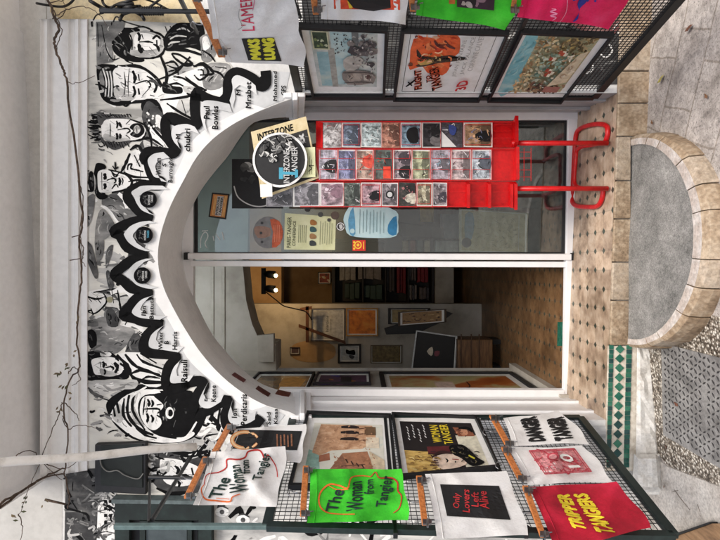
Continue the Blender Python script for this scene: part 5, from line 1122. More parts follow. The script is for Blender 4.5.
def flat(name, pl, quad, d0, m, label, cat, fn=None, th=.003, group=None):
    b = MB(); b.slab(pl, quad, d0, d0+th, m); o = b.build(name, None, label, cat, group)
    if fn:
        d = Draw(pl, d0+th+.0006, .00025); fn(d, lambda u, v: lerp(quad, u, v)); d.build('print', o, base=False)
    return o
GI = -.012
def pr(d, f):
    d.poly(P4(f, .08, .06, .92, .94), M((206, 134, 70), .6, .15, 30)); d.poly(P4(f, .34, .12, .7, .9), PALE)
    for t, a, c in (('INTERZONE', .36, .5), ('TANGIER', .54, .68)): d.text(t, f(a, .88), f(c, .88), f(c, .14), f(a, .14), INK, bold=.03)
    for a in (.2, .27, .78, .85): d.stroke([f(a, .1), f(a, .9)], .8, M((236, 190, 120), .6, .1, 30), 0, False)
flat('sticker', G, [(212, 192.5), (229.5, 194), (226, 219.5), (208.5, 217)], .0172, BLK, 'small black and orange striped sticker high on the shop window glass', 'sticker', pr, .0012)
YP = MN('pale_yellow_paper', [(.3, (206, 208, 160)), (.5, (220, 222, 176)), (.7, (228, 229, 190))], 14, 5, .7)
def pr(d, f):
    T_ = M((92, 96, 70), .7, .2, 40)
    d.text('PARIS-TANGER', f(.05, .95), f(.13, .95), f(.13, .1), f(.05, .1), T_, bold=.02); d.text('CONFERENCE', f(.16, .9), f(.22, .9), f(.22, .2), f(.16, .2), T_, bold=.02)
    for i in range(5): d.stroke([f(.28+i*.035, .8), f(.28+i*.035, .3)], .35, T_, 0, False)
    for v, m in ((.22, M((176, 120, 60), .7, .2, 40)), (.42, M((60, 96, 96), .7, .2, 40)), (.62, M((164, 124, 80), .7, .2, 40)), (.82, M((60, 66, 66), .7, .2, 40))): d.poly(uvp(f, (.5, v-.07), (.56, v-.09), (.62, v-.03), (.62, v+.05), (.55, v+.07), (.5, v+.05)), m, 2)
    for i in range(6): d.stroke([f(.7+i*.045, .85-.02*(i % 3)), f(.7+i*.045, .15+.05*(i % 2))], .35, T_, 0, False)
def inpost(name, quad, m, label, cat, fn, d0=.0172): return flat(name, G, quad, d0, m, label, cat, fn, .002)
inpost('notice', [(285, 213), (336, 217), (335, 250), (284, 249.5)], YP, 'pale yellow printed notice with small pictograms behind the shop window', 'notice', pr)
PB = MN('pale_blue_paper', [(.3, (166, 200, 206)), (.5, (190, 220, 224)), (.7, (206, 230, 230))], 10, 5, .6)
def pr(d, f):
    B_ = M((50, 130, 176), .6, .2, 30); d.poly(uvp(f, (.06, .5), (.16, .1), (.2, .9), (.1, .92)), M((96, 160, 196), .6, .2, 30), 2); d.poly(uvp(f, (.86, .5), (.99, .3), (.99, .92), (.84, .9), (.82, .7)), B_, 2); d.disc(f(.14, .82), 2.4, PB)
    for i in range(8): d.stroke([f(.28+i*.065, .9-.03*(i % 3)), f(.29+i*.065, .15+.06*(i % 2))], .45, M((120, 150, 156), .6, .2, 30), 0, False)
b = MB(); P = [(344, 216), (354, 203), (375, 204), (396, 211), (398, 222), (396, 236), (374, 238), (350, 235.5), (345, 226)]
b.slab(G, smooth(P, 3, True), .0172, .0192, PB); o = b.build('leaflet', None, 'pale blue leaflet with cut corners and dark blue spot behind the window', 'leaflet')
d = Draw(G, .0198, .0003); pr(d, lambda u, v: lerp([(345, 203), (397, 207), (397, 237), (345, 237)], u, v)); d.build('print', o, base=False)
b = MB(); b.slab(G, [(268+15*math.cos(t*.3142), 232.5+16*math.sin(t*.3142)) for t in range(20)], .0172, .0186, M((130, 130, 130), .6, .2, 30)); o = b.build('round_badge', None, 'round grey badge with orange band behind the upper shop window', 'badge')
d = Draw(G, .0192, .0003); d.poly([(270, 219.5), (279, 221), (283, 232), (280, 244), (272, 247.5), (273, 232)], M((206, 96, 58), .6, .2, 30), 2); d.poly([(254, 229), (258, 226), (270, 228), (270, 236), (258, 238)], M((156, 124, 108), .6, .2, 30), 2)
for i in range(4): d.stroke([(274+i*1.8, 225), (274.5+i*1.8, 242)], .5, M((236, 150, 116), .6, .1, 30), 0, False)
for c in ((262, 223), (261, 233), (262, 242)): d.disc(c, 1.4, C_(70, 70, 72))
d.build('print', o, base=False)
for i, (c, r, lab) in enumerate((((307.5, 209), 2.9, 'small dark round disc hanging just above the yellow notice corner'), ((320.5, 214.5), 2.6, 'small dark grey round disc on the edge of the yellow notice'), ((335, 215.5), 4.2, 'brown round disc between the yellow notice and the pale blue leaflet'), ((340.5, 226.5), 4.4, 'black and white round disc touching the pale blue leaflet'), ((329, 220), 1.8, 'tiniest grey disc on the yellow notice edge'))):
    b = MB(); b.slab(G, [(c[0]+r*math.cos(t*.4488), c[1]+r*math.sin(t*.4488)) for t in range(14)], GI+.032, GI+.036, [C_(48, 46, 44), C_(70, 72, 70), C_(92, 76, 66), BLK, C_(80, 76, 72)][i]); o = b.build('button_badge', None, lab, 'badge', 'button badges behind the glass')
    if i == 3:
        d = Draw(G, GI+.0366, .0003); d.stroke([(340.5+3.6*math.cos(t*.5), 226.5+3.6*math.sin(t*.5)) for t in range(13)], .8, WHT, 2, False); d.poly([(339, 225), (342, 224.4), (342.6, 228), (340, 229)], PALE, 2); d.build('print', o, base=False)
def pr(d, f):
    Y_ = M((250, 206, 60), .5, .1, 30); d.stroke([(357+3.2*math.cos(t*.45)+1, 245+3.4*math.sin(t*.45)) for t in range(15)], 1.1, Y_, 2, False); d.disc((358, 245), 1.5, Y_)
    for v in (.2, .5, .8): d.disc(f(.13, v), 1.1, Y_)
    d.stroke([f(.86, .15), f(.86, .85)], .9, Y_, 0, False)
inpost('sticker', [(352.5, 240), (365.5, 240), (365.5, 250.8), (352.5, 250.8)], M((214, 44, 36), .5, .1, 30), 'small red sticker with yellow emblem low on the glass beside the mullion', 'sticker', pr)
b = MB()
for s_ in (((200.5, 248), (201, 238), (205, 232), (208, 236), (205, 243), (207, 248)), ((202, 231), (208, 230.5)), ((213, 236), (214, 241)), ((216, 234), (220, 240)), ((222, 232), (224, 240))): b.tube([tuple(G(*p, .0175)) for p in smooth(s_, 4)], .0028, M((222, 226, 226), .6, .1, 30), 5)
b.build('glass_lettering', sh)
def pr(d, f):
    blobs(d, f, 7, [PG2, PG3, PG1], .05, .1, (.1, .1, .5, .45)); d.stroke([(234, 186), (238, 197), (249, 204.5), (261, 206.5), (274, 203)], 1.2, PALE, 5, False)
flat('record_sleeve', G, [(232, 159), (283, 159), (283, 208.5), (232, 208.5)], .0172, BLK, 'square black picture sleeve with white arc on the glass behind the round sign', 'picture', pr, .0015)

# goods standing behind the glass
REFL = MN('reflection_grey', [(.3, (150, 164, 164)), (.5, (176, 190, 190)), (.7, (192, 204, 203))], 4, 5, .5)
I36, I38, I42 = PY(3.45, .1), PY(3.8, .1), PY(4.2, .1)
flat('reflection_panel', I38, [(150, 90), (250, 90), (248, 257), (150, 257)], 0, REFL, 'pale blue-grey panel added high behind the shop window to imitate its reflection', 'panel', None, .01)  # added pale panel, imitates the reflection in the upper pane
def pr(d, f):
    d.poly(uvp(f, (.06, .1), (.18, .06), (.2, .4), (.16, .7), (.06, .75)), M((96, 138, 158), .6, .2, 30), 2); d.disc(f(.08, .8), 5, C_(60, 64, 66))
    for i in range(90): x, y = rp.uniform(.2, .9), rp.uniform(.08, .95); d.stroke([f(x, y), f(x+rp.uniform(-.05, .05), y+rp.uniform(-.06, .06))], .5, rp.choice([C_(120, 104, 78), C_(150, 124, 100), C_(96, 88, 70)]))
    d.stroke([f(.9, .05), f(.9, .97)], .7, C_(206, 204, 190), 0, False)
framed(I36, [(459, 208.5), (528, 213), (527, 253.5), (459, 252)], .02, .035, 'large beige city map print with blue sea behind the lower glass', lambda d, f, q: (d.poly(q, MN('map_paper', [(.3, (168, 156, 122)), (.5, (196, 184, 148)), (.7, (208, 198, 168))], 30, 5, .6)), pr(d, f)), None, C_(196, 190, 170), 'framed_map', 'map', .01)
def ibox(name, pl, q_, d1, m, label, cat): b = MB(); b.slab(pl, q_, 0, d1, m); return b.build(name, None, label, cat, bevel=.004)
ibox('storage_box', I38, [(398, 222), (441, 228), (441, 238), (400, 236)], .12, C_(34, 32, 32), 'flat black case lying behind the window, below the pale leaflet', 'case'); ibox('yellow_book', I38, [(420, 204), (433, 204), (433, 222), (420, 222)], .04, C_(176, 140, 60), 'mustard yellow book behind the glass beside the left rack column', 'book')
ibox('grey_box', I38, [(440, 214), (458, 214), (458, 238), (440, 238)], .1, C_(84, 96, 104), 'blue-grey box standing behind the glass beside the map', 'box'); ibox('pale_box', I38, [(434, 240), (456, 240), (456, 254), (434, 254)], .1, C_(136, 138, 134), 'pale grey carton behind the glass in the corner by the mullion', 'carton')
for i, (x, c) in enumerate(((402, (130, 116, 92)), (409, (116, 70, 56)), (416, (96, 100, 92)), (423, (140, 128, 100)))):
    ibox('paperback', I38, [(x, 240), (x+5.5, 240), (x+5.5, 252), (x, 252)], .08, C_(*c), ['tan', 'rust red', 'grey-green', 'straw coloured'][i]+' paperback in the row on the low shelf behind the glass', 'book')
b = MB(); b.slab(PY(4.05), [(385, 40), (500, 40), (500, 256), (385, 256)], 0, .03, C_(44, 42, 42)); b.slab(PY(4.02), [(484, 40), (523, 40), (523, 256), (484, 256)], 0, .4, C_(52, 50, 48)); b.build('dark_backing', None, 'dark slabs added behind the goods to darken the lower shop window', 'cabinet')  # added dark slabs that make the lower pane look dark
# heap of dark cloth at the foot of the window
b = MB(); rc = random.Random(5)
def heap(u, v):
    x, y = 508+54*u, 120+88*v; return G(x, y, -.10-.12*math.sin(u*3)*abs(math.sin(v*7+u*3))-.05*math.sin(v*13+u*5))
b.grid(heap, 16, 30, M((84, 88, 84), .8, .3, 14)); b.build('folded_cloth', None, 'grey crumpled cloth lying behind the lower right glass', 'cloth', sm=True)

# ------------------------------------------------------------------ red postcard rack
RED = MN('red_enamel', [(.28, (120, 10, 14)), (.4, (196, 14, 18)), (.55, (214, 18, 22)), (.72, (230, 44, 42))], 9, 8, .36, fine=(55, .18))
K = PY(2.66, .0); HK = K(400, 148); HL = K(400, 181)
KR = Pl(HK, (.5, -.87, 0)); KL = Pl(HL, (-.45, -.89, 0))
rk = empty('postcard_rack', FL(600, 165), 'red metal postcard rack with three card columns standing in the doorway', 'postcard rack')
for pl, q_, n_ in ((K, [(316, 148.5), (514, 148.5), (514, 181), (316, 181)], 'back_panel'), (KR, [(316, 121.5), (514, 121.5), (514, 148), (316, 148)], 'side_panel'), (KL, [(300, 181.5), (513, 181.5), (513, 207), (300, 207)], 'side_panel')):
    b = MB(); b.slab(pl, q_, -.006, -.002, RED); b.build(n_, rk)
for q_, pl in (([(513, 121.5), (516.5, 121.5), (516.5, 148), (513, 148)], KR), ([(514, 148.5), (517, 148.5), (517, 181), (514, 181)], K), ([(512.5, 181.5), (515.5, 181.5), (515.5, 207), (512.5, 207)], KL)):
    b = MB(); b.slab(pl, q_, -.005, .035, RED); b.build('bottom_ledge', rk)
for y, xe in ((143, 612.5), (188.5, 608)):
    X = (270-y)/F*2.665; b = MB()
    b.tube([(X, 2.668, K(512, y).z), (X, 2.668, .014)], .0125, RED, 12); b.build('post', rk, sm=True)
TB = lambda P, z_: [tuple(Vector(FL(*p))+Vector((0, 0, z_))) for p in smooth(P, 5)]
b = MB(); b.tube(TB([(608, 143), (610.5, 133), (609, 126), (600, 124), (586, 127), (579, 133), (577, 150), (575, 185), (574, 199), (578, 205.5), (590, 207), (600, 206), (604.5, 199), (606, 188.5)], .0135), .0125, RED, 10); b.build('foot_tube', rk, sm=True)
b = MB(); b.tube(TB([(607, 143.5), (598, 145), (588, 147), (583.5, 151), (582.5, 160), (581, 178), (583, 186), (592, 188.5), (604, 188.5)], .0375), .011, RED, 10); b.build('foot_tube', rk, sm=True)
def wire(pl, P, d_=.026, r=.0014): b.tube([tuple(pl(*p, d_)) for p in P], r, RED, 5)
# open wire basket below the last cards
b = MB()
for y in (152, 158, 170, 177): wire(K, [(516, y), (531, y)], .02)
wire(K, [(531, 148), (531, 181)], .02); wire(K, [(524, 148), (524, 181)], .02); b.build('wire_basket', rk)
cards = []
cols = {'right': (KR, 121.8, 147.8), 'centre': (K, 149.3, 180), 'left': (KL, 182, 206.6)}
SP = {
 'right': [(321, 342, (226, 222, 222), ((196, 60, 66), (240, 238, 238)), 'white card with a red edge'), (342, 361, (150, 164, 186), ((206, 206, 206), (110, 124, 140)), 'blue-grey seascape card'), (361, 381, (206, 222, 224), ((90, 110, 112), (240, 244, 244)), 'pale card with a dark tree sketch'), (382, 400, (206, 148, 128), ((110, 70, 64), (230, 190, 170)), 'salmon pink portrait card'), (400.5, 421, (150, 178, 196), ((40, 36, 38), (60, 56, 58)), 'pale blue card with black hooded figure'), (422, 440, (70, 68, 70), ((120, 116, 116), (40, 40, 42)), 'dark grey photo card'), (441, 462, (92, 88, 92), ((232, 232, 232), (70, 84, 140)), 'dark card with white triangle and blue patch'), (463.5, 493, (196, 156, 120), ((70, 56, 50), (150, 156, 190)), 'wide tan card with mauve figure')],
 'centre': [(319, 335, (206, 200, 212), ((176, 170, 190), (228, 224, 232)), 'lilac white card'), (337.5, 353, (150, 154, 190), ((110, 118, 160), (190, 192, 214)), 'lavender blue card'), (356, 372, (206, 176, 160), ((214, 84, 66), (44, 120, 120)), 'cream card with red and teal figures'), (374, 391, (110, 118, 112), ((206, 70, 48), (50, 96, 90)), 'grey-green card with orange patch'), (393, 409.5, (166, 150, 156), ((70, 62, 68), (214, 204, 204)), 'mauve crowd photo card'), (411.5, 429, (196, 200, 164), ((90, 70, 60), (226, 228, 206)), 'pale green card with brown blots'), (431, 449, (190, 180, 190), ((110, 90, 100), (160, 190, 206)), 'pinkish street scene card'), (451, 470, (214, 196, 196), ((130, 70, 76), (236, 230, 230)), 'white card with rose print'), (471.5, 492, (196, 206, 214), ((90, 96, 106), (236, 240, 244)), 'white-bordered grey-blue card')],
 'left': [(266, 292, (150, 148, 152), ((230, 230, 232), (70, 68, 72)), 'grey photo strip card'), (293, 319, (176, 172, 176), ((236, 234, 236), (90, 86, 92)), 'pale grey photo card'), (320, 343, (214, 186, 194), ((150, 118, 130), (236, 216, 222)), 'light pink card'), (344, 360, (120, 128, 120), ((54, 60, 56), (226, 220, 222)), 'dark green-grey card with white corner'), (361, 381, (206, 170, 178), ((130, 90, 100), (232, 206, 210)), 'rose pink card'), (381.5, 398, (176, 166, 170), ((90, 84, 92), (224, 216, 220)), 'grey card with round emblem'), (398.5, 416, (80, 78, 74), ((214, 208, 190), (180, 120, 120)), 'black card with pale border and figure'), (416.5, 432, (214, 204, 172), ((106, 96, 84), (236, 230, 206)), 'cream card with dark key shape'), (432.5, 447.5, (150, 140, 142), ((70, 66, 74), (214, 214, 216)), 'grey mauve card')]}
for cn, lst in SP.items():
    pl, ya, yb = cols[cn]
    for i, (x0, x1, base, acc, dsc) in enumerate(lst):
        x1 = lst[i+1][0] if i+1 < len(lst) else x1; tw = rp.uniform(-.5, .5); q_ = [(x0+.1, ya+.3+rp.uniform(0, .6)), (x1-.3+tw*.4, ya+.3+rp.uniform(0, .6)), (x1-.3+tw, yb-.2+rp.uniform(-.6, .3)), (x0+.1, yb-.2+rp.uniform(-.6, .3))]
        dd = Draw(pl, .0095, .0002); f = lambda u, v: lerp(q_, u, v)
        dd.slab(pl, q_, .007, .0085, PAPER); bm = M(base, .45, .3, 60); dd.poly(P4(f, .05, .04, .95, .96) if i % 3 else P4(f, 0, 0, 1, 1), bm)
        am = [M(a, .45, .3, 60) for a in acc]+[M(tuple(int(v*.55) for v in base), .45, .3, 60), M(tuple(min(240, int(v*1.2)) for v in base), .45, .2, 60)]
        base2 = tuple(int(v*.62) for v in base)
        ph = MN('card_photo_%s_%d' % (cn, i), [(.3, tuple(int(v*.45) for v in acc[0])), (.44, base2), (.56, base), (.7, acc[1])], rp.uniform(16, 34), 7, .35, nr=.7)
        dd.poly(P4(f, .06, .05, .94, .95) if i % 3 else P4(f, .02, .02, .98, .98), ph)
        if i % 2: dd.poly(uvp(f, (rp.uniform(.55, .7), .06), (.94, .06), (.94, .95), (rp.uniform(.6, .75), .95), (rp.uniform(.5, .6), .5)), am[2])
        for k in range([1, 0, 2, 0][(i+len(cn)) % 4]):
            v = rp.uniform(.25, .75); h = rp.uniform(.25, .42); r = rp.uniform(1.3, 2.6); fm_ = rp.choice([am[0], am[2], BLK])
            dd.poly(uvp(f, (h, v), (h+.14, v-.16), (.93, v-.22), (.93, v+.22), (h+.14, v+.16)), fm_, 2); dd.disc(f(h-.02, v), r*.8, rp.choice([am[1], am[3]]), r*.7, 10)
        for k in range(12):
            u, v = rp.uniform(.15, .9), rp.uniform(.1, .9); dd.stroke([f(u, v), f(u+rp.uniform(-.1, .1), v+rp.uniform(-.1, .1)), f(min(.94, max(.06, u+rp.uniform(-.2, .2))), min(.94, max(.06, v+rp.uniform(-.15, .15))))], rp.uniform(.3, .9), rp.choice(am))
        if 'hooded' in dsc: dd.poly(uvp(f, (.3, .35), (.5, .2), (.8, .25), (.85, .75), (.5, .8), (.3, .6)), BLK, 3)
        if 'white triangle' in dsc: dd.poly(uvp(f, (.02, .35), (.7, .98), (.02, .98)), WHT); dd.poly(uvp(f, (.35, .1), (.7, .2), (.6, .5), (.4, .45)), M((60, 76, 140), .5, .2, 40), 2)
        if 'red edge' in dsc: dd.poly(P4(f, 0, 0, .08, 1), RED)
        if 'orange patch' in dsc: dd.poly(P4(f, .5, .55, .9, .95), M((222, 70, 46), .5, .2, 40))
        if 'emblem' in dsc: dd.disc(f(.5, .5), 4, BLK, 4); dd.disc(f(.5, .5), 2.6, PALE)
        dd.build('postcard', None, dsc+' in the %s column of the red rack' % {'right': 'upright right-hand', 'centre': 'middle', 'left': 'left-hand'}[cn] if False else dsc+' in the '+{'right': 'right-hand', 'centre': 'middle', 'left': 'left-hand'}[cn]+' column of the red rack', 'postcard', 'postcards in the red rack')
        if x0 < 312: continue
        b = MB()
        ym, w_ = (ya+yb)/2, (yb-ya)
        for a, c in ((ya-.6, ya+w_*.30), (yb-w_*.34, yb-.6)) if cn == 'centre' else ((ya+w_*.12, yb-w_*.12),) if (i % 3 == 1) else (): wire(pl, [(x0+1, a), (x1-2, a), (x1-2, c), (x0+1, c), (x0+1, a)], .018)
        wire(pl, [(x1-.3, ya-1.5), (x1-.3, yb+1.5)], .017, .0016 if cn == 'centre' else .001); b.build('card_pocket', rk)
for x0, x1 in ((448, 469), (469, 490), (490, 512)):
    b = MB(); b.slab(KL, [(x1-3, 182.5), (x1, 182.5), (x1, 206), (x1-3, 206)], -.002, .026, RED); wire(KL, [(x0+2, 184), (x1-2, 184), (x1-2, 192), (x0+2, 192), (x0+2, 184)], .018); b.build('card_pocket', rk)
b = MB(); wire(KR, [(494, 124), (511, 124), (511, 131), (494, 131), (494, 124)], .018); wire(KR, [(494, 138), (511, 138), (511, 146), (494, 146), (494, 138)], .018); b.build('card_pocket', rk)
b = MB(); 
for pl, y in ((K, 149), (K, 180.6), (KR, 122), (KL, 206.6)): wire(pl, [(318 if pl != KL else 300, y), (514, y)], .016, .0022)
b.build('upright_rods', rk)
# signs on top of the rack
BEI = MN('beige_card', [(.3, (196, 176, 130)), (.5, (220, 202, 158)), (.7, (228, 214, 176))], 20, 5, .6)
def pr(d, f):
    d.poly(P4(f, .03, .20, .97, .96), C_(38, 36, 34)); d.poly(P4(f, .03, .2, .12, .96), BEI)
    d.text('INTERZONE', f(.1, .05), f(.1, .16), f(.74, .16), f(.74, .05), INK, bold=.03); d.text('&', f(.74, .40), f(.9, .40), f(.9, .24), f(.74, .24), PALE, bold=.03)
    for i in range(14): u, v = rp.uniform(.2, .95), rp.uniform(.22, .4); d.stroke([f(u, v), f(u+.05, v+.02)], 1.2, rp.choice([PG1, PG2]))
    d.poly(P4(f, .86, .5, .95, .9), BEI)
flat('poster_board', K, [(251, 132), (306, 116.5), (319, 178), (262, 199)], .008, BEI, 'beige bordered board with black capitals tilted behind the round sign', 'sign', pr, .003)
b = MB(); cx_, cy_ = 280, 160; b.slab(K, [(cx_+27*math.cos(t*.1571), cy_+27*math.sin(t*.1571)) for t in range(40)], .03, .038, BLK)
o = b.build('round_sign', None, 'round black sign with white rim and teal letter at the top of the red rack', 'sign'); sg = o
b = MB(); b.ring(K, [(cx_+27.4*math.cos(t*.1571), cy_+27.4*math.sin(t*.1571)) for t in range(40)], [(cx_+25.2*math.cos(t*.1571), cy_+25.2*math.sin(t*.1571)) for t in range(40)], .0385, .042, WHT); b.build('rim', sg)
d = Draw(K, .0388, .0002)
for (x, y, rx, ry) in ((270, 141, 7, 6), (280, 143, 6, 7), (264, 151, 5, 6), (277, 150, 5, 4), (273, 158, 4, 4), (290, 146, 5, 4), (285, 138, 6, 4)):
    d.disc((x, y), rx*.9, PG3, ry*.9, 12)
    for k in range(9): a = rp.uniform(0, 6.28); d.stroke([(x, y), (x+rx*math.cos(a), y+ry*math.sin(a)), (x+rx*1.1*math.cos(a+.4), y+ry*math.sin(a+.4))], rp.uniform(.6, 1.6), rp.choice([PG1, PG1, PG2, INK, PW]))
d.textr('INTERZONE', 283.5, 289.5, 150, 183, PALE, bold=.01); d.textr('TANGIER', 291.5, 297.5, 147, 176, PALE, bold=.01)
d.poly([(279, 179), (283, 179), (283, 174.5), (297, 175), (297, 172), (283, 171.6), (283, 167.5), (279, 167.5)], TEAL); d.poly([(295, 178), (298, 177), (298, 170), (295, 169)], TEAL)
d.build('emblem', sg)
def pr(d, f):
    for i in range(6): d.stroke([f(.15+.12*i, .9), f(.15+.12*i, .2+.1*(i % 3))], .4, C_(110, 110, 70), 0, False)
    d.stroke([f(.55, .8), f(.75, .7), (f(.6, .6)), f(.9, .62)], .9, INK)
flat('price_tag', K, [(299.5, 148), (315, 147), (315.5, 177), (300, 178)], .022, YP, 'pale yellow handwritten tag beside the round sign at the rack top', 'tag', pr, .001)
flat('paper_slip', K, [(260, 184.5), (272, 184), (272.5, 196.5), (260.5, 197)], .044, WHT, 'small blank white paper slip under the round sign', 'paper slip', None, .001)
# ------------------------------------------------------------------ shop interior
INW = MN('interior_wall', [(.3, (150, 142, 130)), (.5, (178, 171, 159)), (.7, (190, 184, 174))], 4, 6, .8)
INB = MN('interior_warm_wall', [(.3, (150, 118, 80)), (.5, (180, 146, 104)), (.7, (196, 164, 124))], 3, 6, .8)
rm = empty('shop_interior', (-.2, 5, 0), 'dim shop interior with pale walls, cross arch and warm lit upper wall', 'room')
def wall(name, vs, m=INW): b = MB(); b.add(vs, [list(range(len(vs)))], m); return b.build(name, rm)
XL, XR, YB, ZC = -.80, 2.6, 7.2, 2.72
wall('wall', [(XL, 2.75, 0), (XL, 4.3, 0), (XL, 4.3, ZC), (XL, 2.75, ZC)])
wall('wall', [(XR, 2.5, 0), (XR, YB, 0), (XR, YB, ZC), (XR, 2.5, ZC)]); wall('wall', [(-1.2, YB, 0), (XR, YB, 0), (XR, YB, ZC), (-1.2, YB, ZC)], INB)
wall('ceiling', [(-1.2, 2.75, ZC), (XR, 2.45, ZC), (XR, YB, ZC), (-1.2, YB, ZC)], INW); wall('wall', [(-1.2, 4.3, 0), (-1.2, YB, 0), (-1.2, YB, ZC), (-1.2, 4.3, ZC)])
wall('wall', [(-1.2, 4.42, 0), (XL, 4.42, 0), (XL, 4.42, ZC), (-1.2, 4.42, ZC)])
Y4, Y5 = PY(4.3), PY(5.5)
b = MB(); P = [(60, -60), (243, -60), (242.5, 262), (246, 300), (252, 324), (260, 342), (276, 343.5), (276, 371), (60, 371)]
tri = [list(t) for t in tessellate_polygon([[Vector((x, y, 0)) for x, y in P]])]
A_ = [Y4(*p) for p in P]; B_ = [v+Vector((0, .28, 0)) for v in A_]; n_ = len(P)
b.add(A_, tri, INW); b.add(A_+B_, [[i, (i+1) % n_, n_+(i+1) % n_, n_+i] for i in range(n_)], INW); b.build('cross_arch', rm)
b = MB(); b.slab(Y4, [(258, 335), (275, 333), (275, 361), (260, 361)], .002, .06, INW); b.build('impost', rm, bevel=.004)
b = MB(); b.slab(Y5, [(60, 303), (484, 303), (484, 400), (60, 400)], -.15, 0, INW); b.build('pier', rm)
b = MB(); b.slab(Y5, [(60, -100), (284, -100), (284, 330), (60, 330)], -.5, -.3, INB); b.build('lintel', rm)
b = MB(); P = [(290+46*(1-math.cos(t))/2, 351.5+10.5*math.cos(t*2)*0+11*(1 if t < 3.1416 else -1)*abs(math.sin(t))**.8) for t in [i*.2618 for i in range(24)]]
b.slab(Y5, P, .001, .003, INB); b.build('niche', rm)
for x in (211, 222): b = MB(); b.slab(Y4, [(x, 160), (x+3.2, 160), (x+3.2, 372), (x, 372)], .0, .012, INW); b.build('moulding', rm, bevel=.004)
# door-side skirting
b = MB(); b.box((XL, 3.2, 0), (XL+.06, 4.3, .05), INW); b.build('skirting', rm)
# spot lamps on a small bar
lp = empty('spot_lamp', PY(4.9)(268, 281), 'black twin spot lamp with two warm bulbs on the upper inner wall', 'lamp'); P9 = PY(4.9)
LMP = bpy.data.materials.new('warm_bulb'); LMP.use_nodes = True; bb = LMP.node_tree.nodes['Principled BSDF']; bb.inputs['Emission Color'].default_value = (1, .78, .42, 1); bb.inputs['Emission Strength'].default_value = 9; bb.inputs['Base Color'].default_value = (1, .8, .5, 1)
b = MB(); b.slab(P9, [(262, 268), (266, 268), (266, 294), (262, 294)], -.02, .02, BLK); b.build('bar', lp)
for y in (273.5, 288):
    b = MB(); a = P9(264, y); c = P9(275, y+1.5); b.tube([a, a+(c-a)*.4, c], [.02, .034, .036], BLK, 12); hd = b.build('lamp_head', lp, sm=True)
    c2 = c+Vector((-.005, -.03, -.012)); b = MB(); b.ball(c2, .017, LMP, 6); b.build('bulb', hd, sm=True)
    ld = bpy.data.lights.new('spot_light', 'SPOT'); ld.energy = 6; ld.color = (1, .66, .32); ld.spot_size = R_(150); ld.spot_blend = .7; ld.shadow_soft_size = .03
    lo = bpy.data.objects.new('spot_light', ld); COL.objects.link(lo); lo.location = c2+Vector((-.02, .10, .02)); lo.rotation_euler = (R_(95), 0, R_(0 if y < 280 else 10))
# shelf of shirts at the back
sv = empty('clothes_shelf', PY(6.8)(430, 284), 'dark shelf unit of folded shirts at the back of the shop', 'shelf'); P8 = PY(6.7)
DKW = C_(30, 24, 22)
b = MB(); b.ring(P8, [(333, 240), (431, 240), (431, 303.5), (333, 303.5)], [(336, 243), (429, 243), (429, 301), (336, 301)], -.02, .25, DKW); b.slab(P8, [(336, 243), (429, 243), (429, 301), (336, 301)], -.02, -.005, DKW); b.build('carcass', sv)
for x in (362, 384, 406): b = MB(); b.slab(P8, [(x, 243), (x+1.4, 243), (x+1.4, 301), (x, 301)], 0, .22, DKW); b.build('board', sv)
SHC = [((340, 261, 356, 281), (150, 146, 142), 'white'), ((345, 282, 360, 299), (40, 62, 54), 'dark green'), ((358, 262, 381, 280), (128, 122, 120), 'pale grey'), ((364, 284, 382, 299), (44, 70, 64), 'bottle green'), ((386, 262, 394, 292), (60, 54, 56), 'charcoal'), ((396, 262, 405, 294), (120, 14, 30), 'deep red'), ((408, 262, 415, 281), (92, 84, 86), 'grey'), ((416, 262, 427, 283), (130, 18, 34), 'crimson'), ((408, 284, 416, 300), (120, 114, 114), 'ash grey'), ((418, 286, 428, 300), (100, 92, 94), 'stone grey')]
for (x0, y0, x1, y1), c, nme in SHC:
    b = MB()
    for k in range(3):
        a = x0+(x1-x0)*k/3; e = x0+(x1-x0)*(k+1)/3-.3; b.slab(P8, [(a, y0+rp.uniform(0, 1.5)), (e, y0+rp.uniform(0, 1.5)), (e, y1-rp.uniform(0, 2)), (a, y1-rp.uniform(0, 2))], .02, .16+rp.uniform(0, .05), C_(*c))
    b.build('shirt_stack', None, nme+' folded shirts stacked on the dark shelf at the back of the shop', 'shirts', 'folded shirts on the back shelf', bevel=.006)
b = MB(); b.slab(PY(7.0), [(60, 262), (455, 262), (455, 308), (60, 308)], 0, .1, INW); 
b = MB(); b.slab(P8, [(432, 240), (449.5, 240), (449.5, 306), (432, 306)], 0, .3, INW); b.build('white_plinth', None, 'pale plinth block under the shirt shelf at the back of the shop', 'plinth')
# frames on inner walls
def plain(c): return lambda d, f, q: d.poly(q, C_(*c))
def a1(d, f, q):
    d.poly(q, C_(196, 194, 190)); d.text('Interzone', f(.42, .75), f(.52, .75), f(.52, .2), f(.42, .2), INK); d.stroke([f(.6, .7), f(.6, .3)], .4, INK, 0, False)
framed(Y5, [(311, 308), (345, 308), (345, 341), (311, 341)], .03, .06, 'pale framed print with one line of script on the inner pier', a1, 'framed pictures inside the shop', C_(120, 110, 100), depth=.03)
framed(Y5, [(346, 308), (378, 308), (378, 336), (346, 336)], .04, .08, 'orange and gold framed picture on the inner pier', lambda d, f, q: (d.poly(q, MN('orange_art', [(.3, (150, 70, 20)), (.5, (226, 128, 40)), (.7, (240, 166, 70))], 16, 6, .6))), 'framed pictures inside the shop', C_(190, 140, 70), depth=.03)
framed(Y5, [(388, 308), (430, 308), (430, 324), (388, 324)], .06, .1, 'tan framed strip picture above the slanted black boards', lambda d, f, q: (d.poly(q, C_(176, 150, 104)), d.poly(P4(f, .3, .15, .8, .9), C_(70, 44, 36))), 'framed pictures inside the shop', C_(40, 32, 28), depth=.03)
